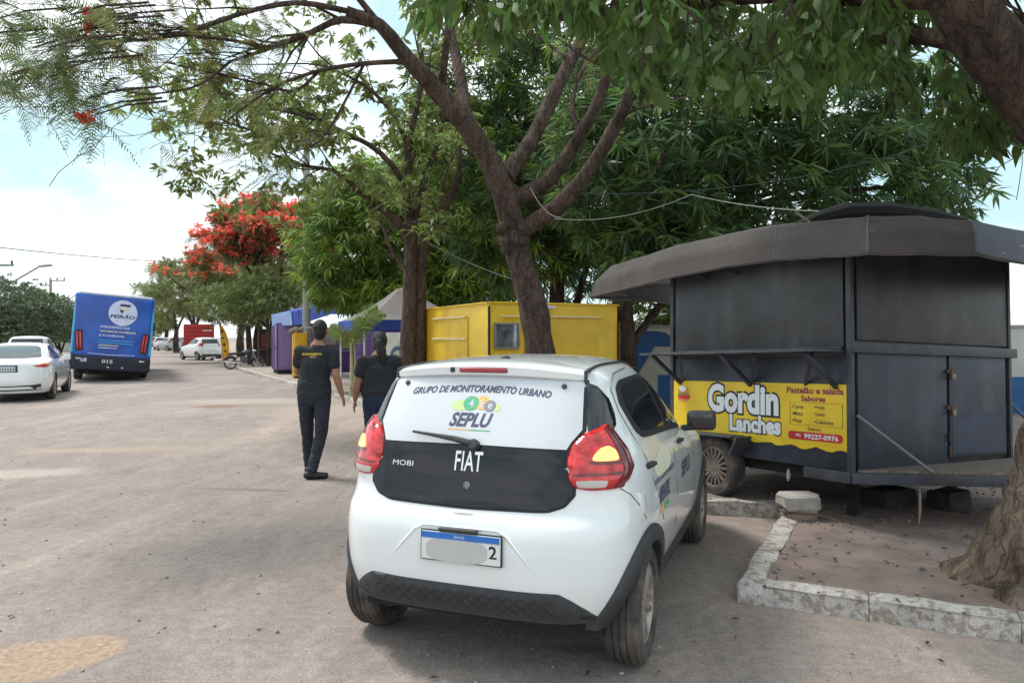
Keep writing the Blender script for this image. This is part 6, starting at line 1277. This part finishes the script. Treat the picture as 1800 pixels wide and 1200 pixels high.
up = [((1.6, 5.4, 5.4), (2.4, 1.8, .8)), ((3.6, 5.0, 4.8), (1.6, 1.6, 1.0))]; C2, A2 = lobes_points([(np.array(c)-np.array(o), np.array(r)) for c, r in up], 700, .5); P, D, Ls = clusters(C2, 9, .2, 1, .9); leaves('upper_crown', P, D, Ls, Ls*.28, NEARL, t, .3)['kind'] = 'stuff'

# red flame tree and the green trees down the street
def flame(label, base, lobes, ntips, red, d, bark=BARKD, ln=.5, m=FEATH, name='flame_tree', trunk=None, tiers=26):
    """umbrella crown: many flat tiers of feathery leaves inside the given lobes, blossom lying on top of the tiers"""
    t = tree(name, label, base); b = BM(); o = np.array(base); top = Vector((0, 0, 2.2)); limb(b, trunk or [Vector((0, 0, -.05)), Vector((-.1, 0, 1.0)), top], [.34, .28, .22], 10)
    T = []
    for c, r in lobes:
        q = Vector(c)-t.location; limb(b, [top, top.lerp(q, .5)+Vector((0, 0, .1)), q], [.14, .09, .03], 6); k = max(3, int(tiers*r[0]*r[2]/sum(l[1][0]*l[1][2] for l in lobes)))
        for _ in range(k):
            u = RNG.normal(size=3); u = u/np.linalg.norm(u)*RNG.uniform(.55, 1); p = np.array(c)-o+u*np.array(r); T.append((p, RNG.uniform(.5, 1.0)*min(1.2, r[0]*.55))); limb(b, [q, q.lerp(Vector(p), .5)-Vector((0, 0, .1)), Vector(p)], [.035, .025, .012], 5, 0, 2)
    obj('trunk', b, bark, t, 60); C = []
    per = max(6, int(ntips/len(T)))
    for p, r in T: a = RNG.random(per)*2*np.pi; q = np.sqrt(RNG.random(per))*r; C.append(np.stack([p[0]+q*np.cos(a), p[1]+q*np.sin(a), p[2]+.10*RNG.normal(size=per)-.12*(q/r)**2], 1))
    C = np.concatenate(C); fronds('crown', [(c, Vector((0, 0, -.1))) for c in C], 2, ln, m, t, 8, .5)
    if red:
        z = C[:, 2]; zz = np.quantile(z, 1-red); F = C[(z > zz-RNG.random(len(C))*1.5) & (RNG.random(len(C)) < .85)]; F = F+np.array([0, -.05, .16])+RNG.normal(size=F.shape)*.10; P, D, Ls = clusters(np.concatenate([F, F+RNG.normal(size=F.shape)*.16]), 8, .17, 2.4, -.1); leaves('red_blossom', P, D, Ls, Ls*.75, FLOW, t, .1)
    return t
c0 = at(484, 400, 40); flame('flame tree covered in red blossom beside the far pavement', (at(497, 600, 40).x, 40, kz), [((c0.x-1.6, 40, 6.6), (1.7, 1.8, .9)), ((c0.x+.4, 39.6, 7.4), (2.0, 2, 1.0)), ((c0.x+2.0, 40, 7.9), (1.6, 1.8, 1.1)), ((c0.x+.3, 40, 8.6), (2.2, 1.8, .6)), ((c0.x+1.3, 40, 6.2), (1.7, 1.6, .8)), ((c0.x-2.4, 40, 7.9), (1.0, 1, .4)), ((c0.x-2.0, 40.4, 5.8), (1.2, 1.5, .5)), ((c0.x-2.9, 40.2, 7.3), (1.3, 1.2, .7)), ((c0.x-1.2, 39.7, 7.3), (1.6, 1.5, .9)), ((c0.x-1.6, 40, 8.3), (1.4, 1.3, .5))], 2400, .82, 40, tiers=95)
g1 = at(360, 500, 46); flame('feathery green tree with a few red blossoms over the parked white hatchback', (at(455, 600, 46).x, 46, kz), [((g1.x-1.4, 46, 4.7), (2.6, 2.2, 1.4)), ((g1.x+1.4, 46, 4.5), (2.6, 2.2, 1.6)), ((g1.x, 46, 5.9), (2.4, 2, 1.0)), ((g1.x+3.2, 45, 4.0), (2.0, 2, 1.6)), ((g1.x+3.2, 44.6, 2.9), (1.6, 1.3, 1.0))], 1900, .06, 46, m=FARG, ln=.6, tiers=60)
mango('dark round tree shading the far pavement behind the motorcycle', (at(478, 600, 38).x, 38, kz), [([(at(478, 600, 38).x, 38, kz), (at(474, 600, 38).x, 38, 2.0)], [.3, .22]), ([(at(440, 600, 40).x, 40, kz), (at(436, 600, 40).x, 40, 2.2)], [.16, .12])], [((at(450, 520, 39).x, 39, 3.6), (2.0, 1.6, 1.2)), ((at(500, 500, 38).x, 38, 4.0), (1.7, 1.5, 1.6)), ((at(400, 530, 41).x, 41, 3.5), (1.9, 1.6, 1.1))], 1200, 10, .34, FARG, name='shade_tree', droop=.3)
far_l = [(300, 520, 75, 3.2), (330, 480, 62, 3.4), (285, 545, 95, 3.0), (410, 470, 55, 3.0), (520, 470, 44, 2.6)]
for i, (px, py, d, r) in enumerate(far_l):
    c = at(px, py, d); lab = ('pale green tree beyond the blue bus along the right pavement', 'olive feathery tree between the red truck and the flame tree', 'smallest hazy tree at the far end of the street', 'green tree behind the red blossom crown', 'green tree filling the gap right of the flame tree')[i]
    flame(lab, (c.x+.6, d, 0), [((c.x, d, c.z), (r, r*.8, r*.62)), ((c.x+r*.6, d, c.z-.8), (r*.8, r*.7, r*.5)), ((c.x-r*.3, d, c.z-1.3), (r*.9, r*.7, r*.45))], 900, 0, d, m=(FARG, OLIVE, FARG, FARG, FARG)[i], ln=.7, name='street_tree')
# rounded clipped trees on the left side of the street
for i, (px, py, d, r) in enumerate(((-22, 548, 38, 2.15), (36, 552, 41, 1.9), (74, 558, 50, 1.9), (104, 562, 62, 2.0), (128, 570, 74, 1.8), (240, 585, 120, 2.4), (258, 588, 140, 2.4))):
    c = at(px, py, d); lab = ('rounded clipped tree nearest the utility pole left of the street', 'full rounded clipped tree standing left of the red roof gable', 'rounded clipped tree just below the red roof gable', 'rounded clipped tree below the far crossarm pole', 'small rounded clipped tree touching the bus outline', 'distant low tree past the bus on the street axis', 'farthest low tree at the end of the street')[i]
    mango(lab, (c.x, d, 0), [([(c.x, d, 0), (c.x, d, 1.6)], [.14, .11]), ([(c.x+.1, d, .2), (c.x+.7, d, 1.8)], [.09, .06]), ([(c.x, d, .3), (c.x-.7, d, 1.8)], [.09, .06])], [((c.x, d, c.z+.1), (r, r, r*.85)), ((c.x+r*.5, d-.3, c.z-.5), (r*.7, r*.7, r*.6)), ((c.x-r*.5, d-.3, c.z-.4), (r*.7, r*.7, r*.65))], 1500 if d < 60 else 700, 12, .17 if d < 60 else .26, FICUS, name='clipped_tree', droop=.1, wl=.45, shell=.8, group='clipped trees left of the street')
# left verge hedge line so the street has an edge
# palm sapling
pz = gp(617, 697, KH); t = thing('palm_sapling', 'young palm sapling with a few arching fronds on the pavement edge', 'palm', (pz.x, pz.y, kz)); sc = pz.y/FPX
b = BM(); limb(b, [(0, 0, -.02), (.02, 0, .7), (.0, 0, 1.35)], [.06, .05, .03], 8); limb(b, [(.35*sc/sc*.1, 0, 0), (.10, 0, .9), (.05, 0, 1.5)], [.03, .025, .02], 6); obj('stem', b, mat('palm_stem', (.34, .33, .20), .7, var=.2), t, 60)
def frond(base, tipv, sagv, w, nm='frond'):
    base, tipv = Vector(base), Vector(tipv); b = BM(); n = 26; Pp = [base.lerp(tipv, k/n)+Vector((0, 0, sagv*4*(k/n)*(1-k/n))) for k in range(n+1)]; tube(b, Pp[::2], .012, 5)
    for k in range(3, n):
        tg = (Pp[k+1]-Pp[k]).normalized(); sd = tg.cross(Vector((0, -1, .2))).normalized(); l = w*math.sin(math.pi*(.15+.8*k/n))
        for sg in (-1, 1):
            e = Pp[k]+(sd*sg*.8+tg*.55+Vector((0, .25*sg, -.25))).normalized()*l; h = tg*.015; m_ = Pp[k].lerp(e, .5)+Vector((0, 0, .02))
            v = [b.verts.new(x) for x in (Pp[k]-h, m_-h, e, m_+h, Pp[k]+h)]; b.faces.new(v)
    return obj(nm, b, PALM, t, 60)
frond((0, 0, 1.1), (.68, -.1, 2.2), .28, .34); frond((0, 0, 1.1), (-.55, .1, 1.75), .16, .30); frond((0, 0, 1.15), (.25, .3, 1.95), .15, .26); frond((0, 0, 1.1), (.85, .15, 2.0), .34, .28)
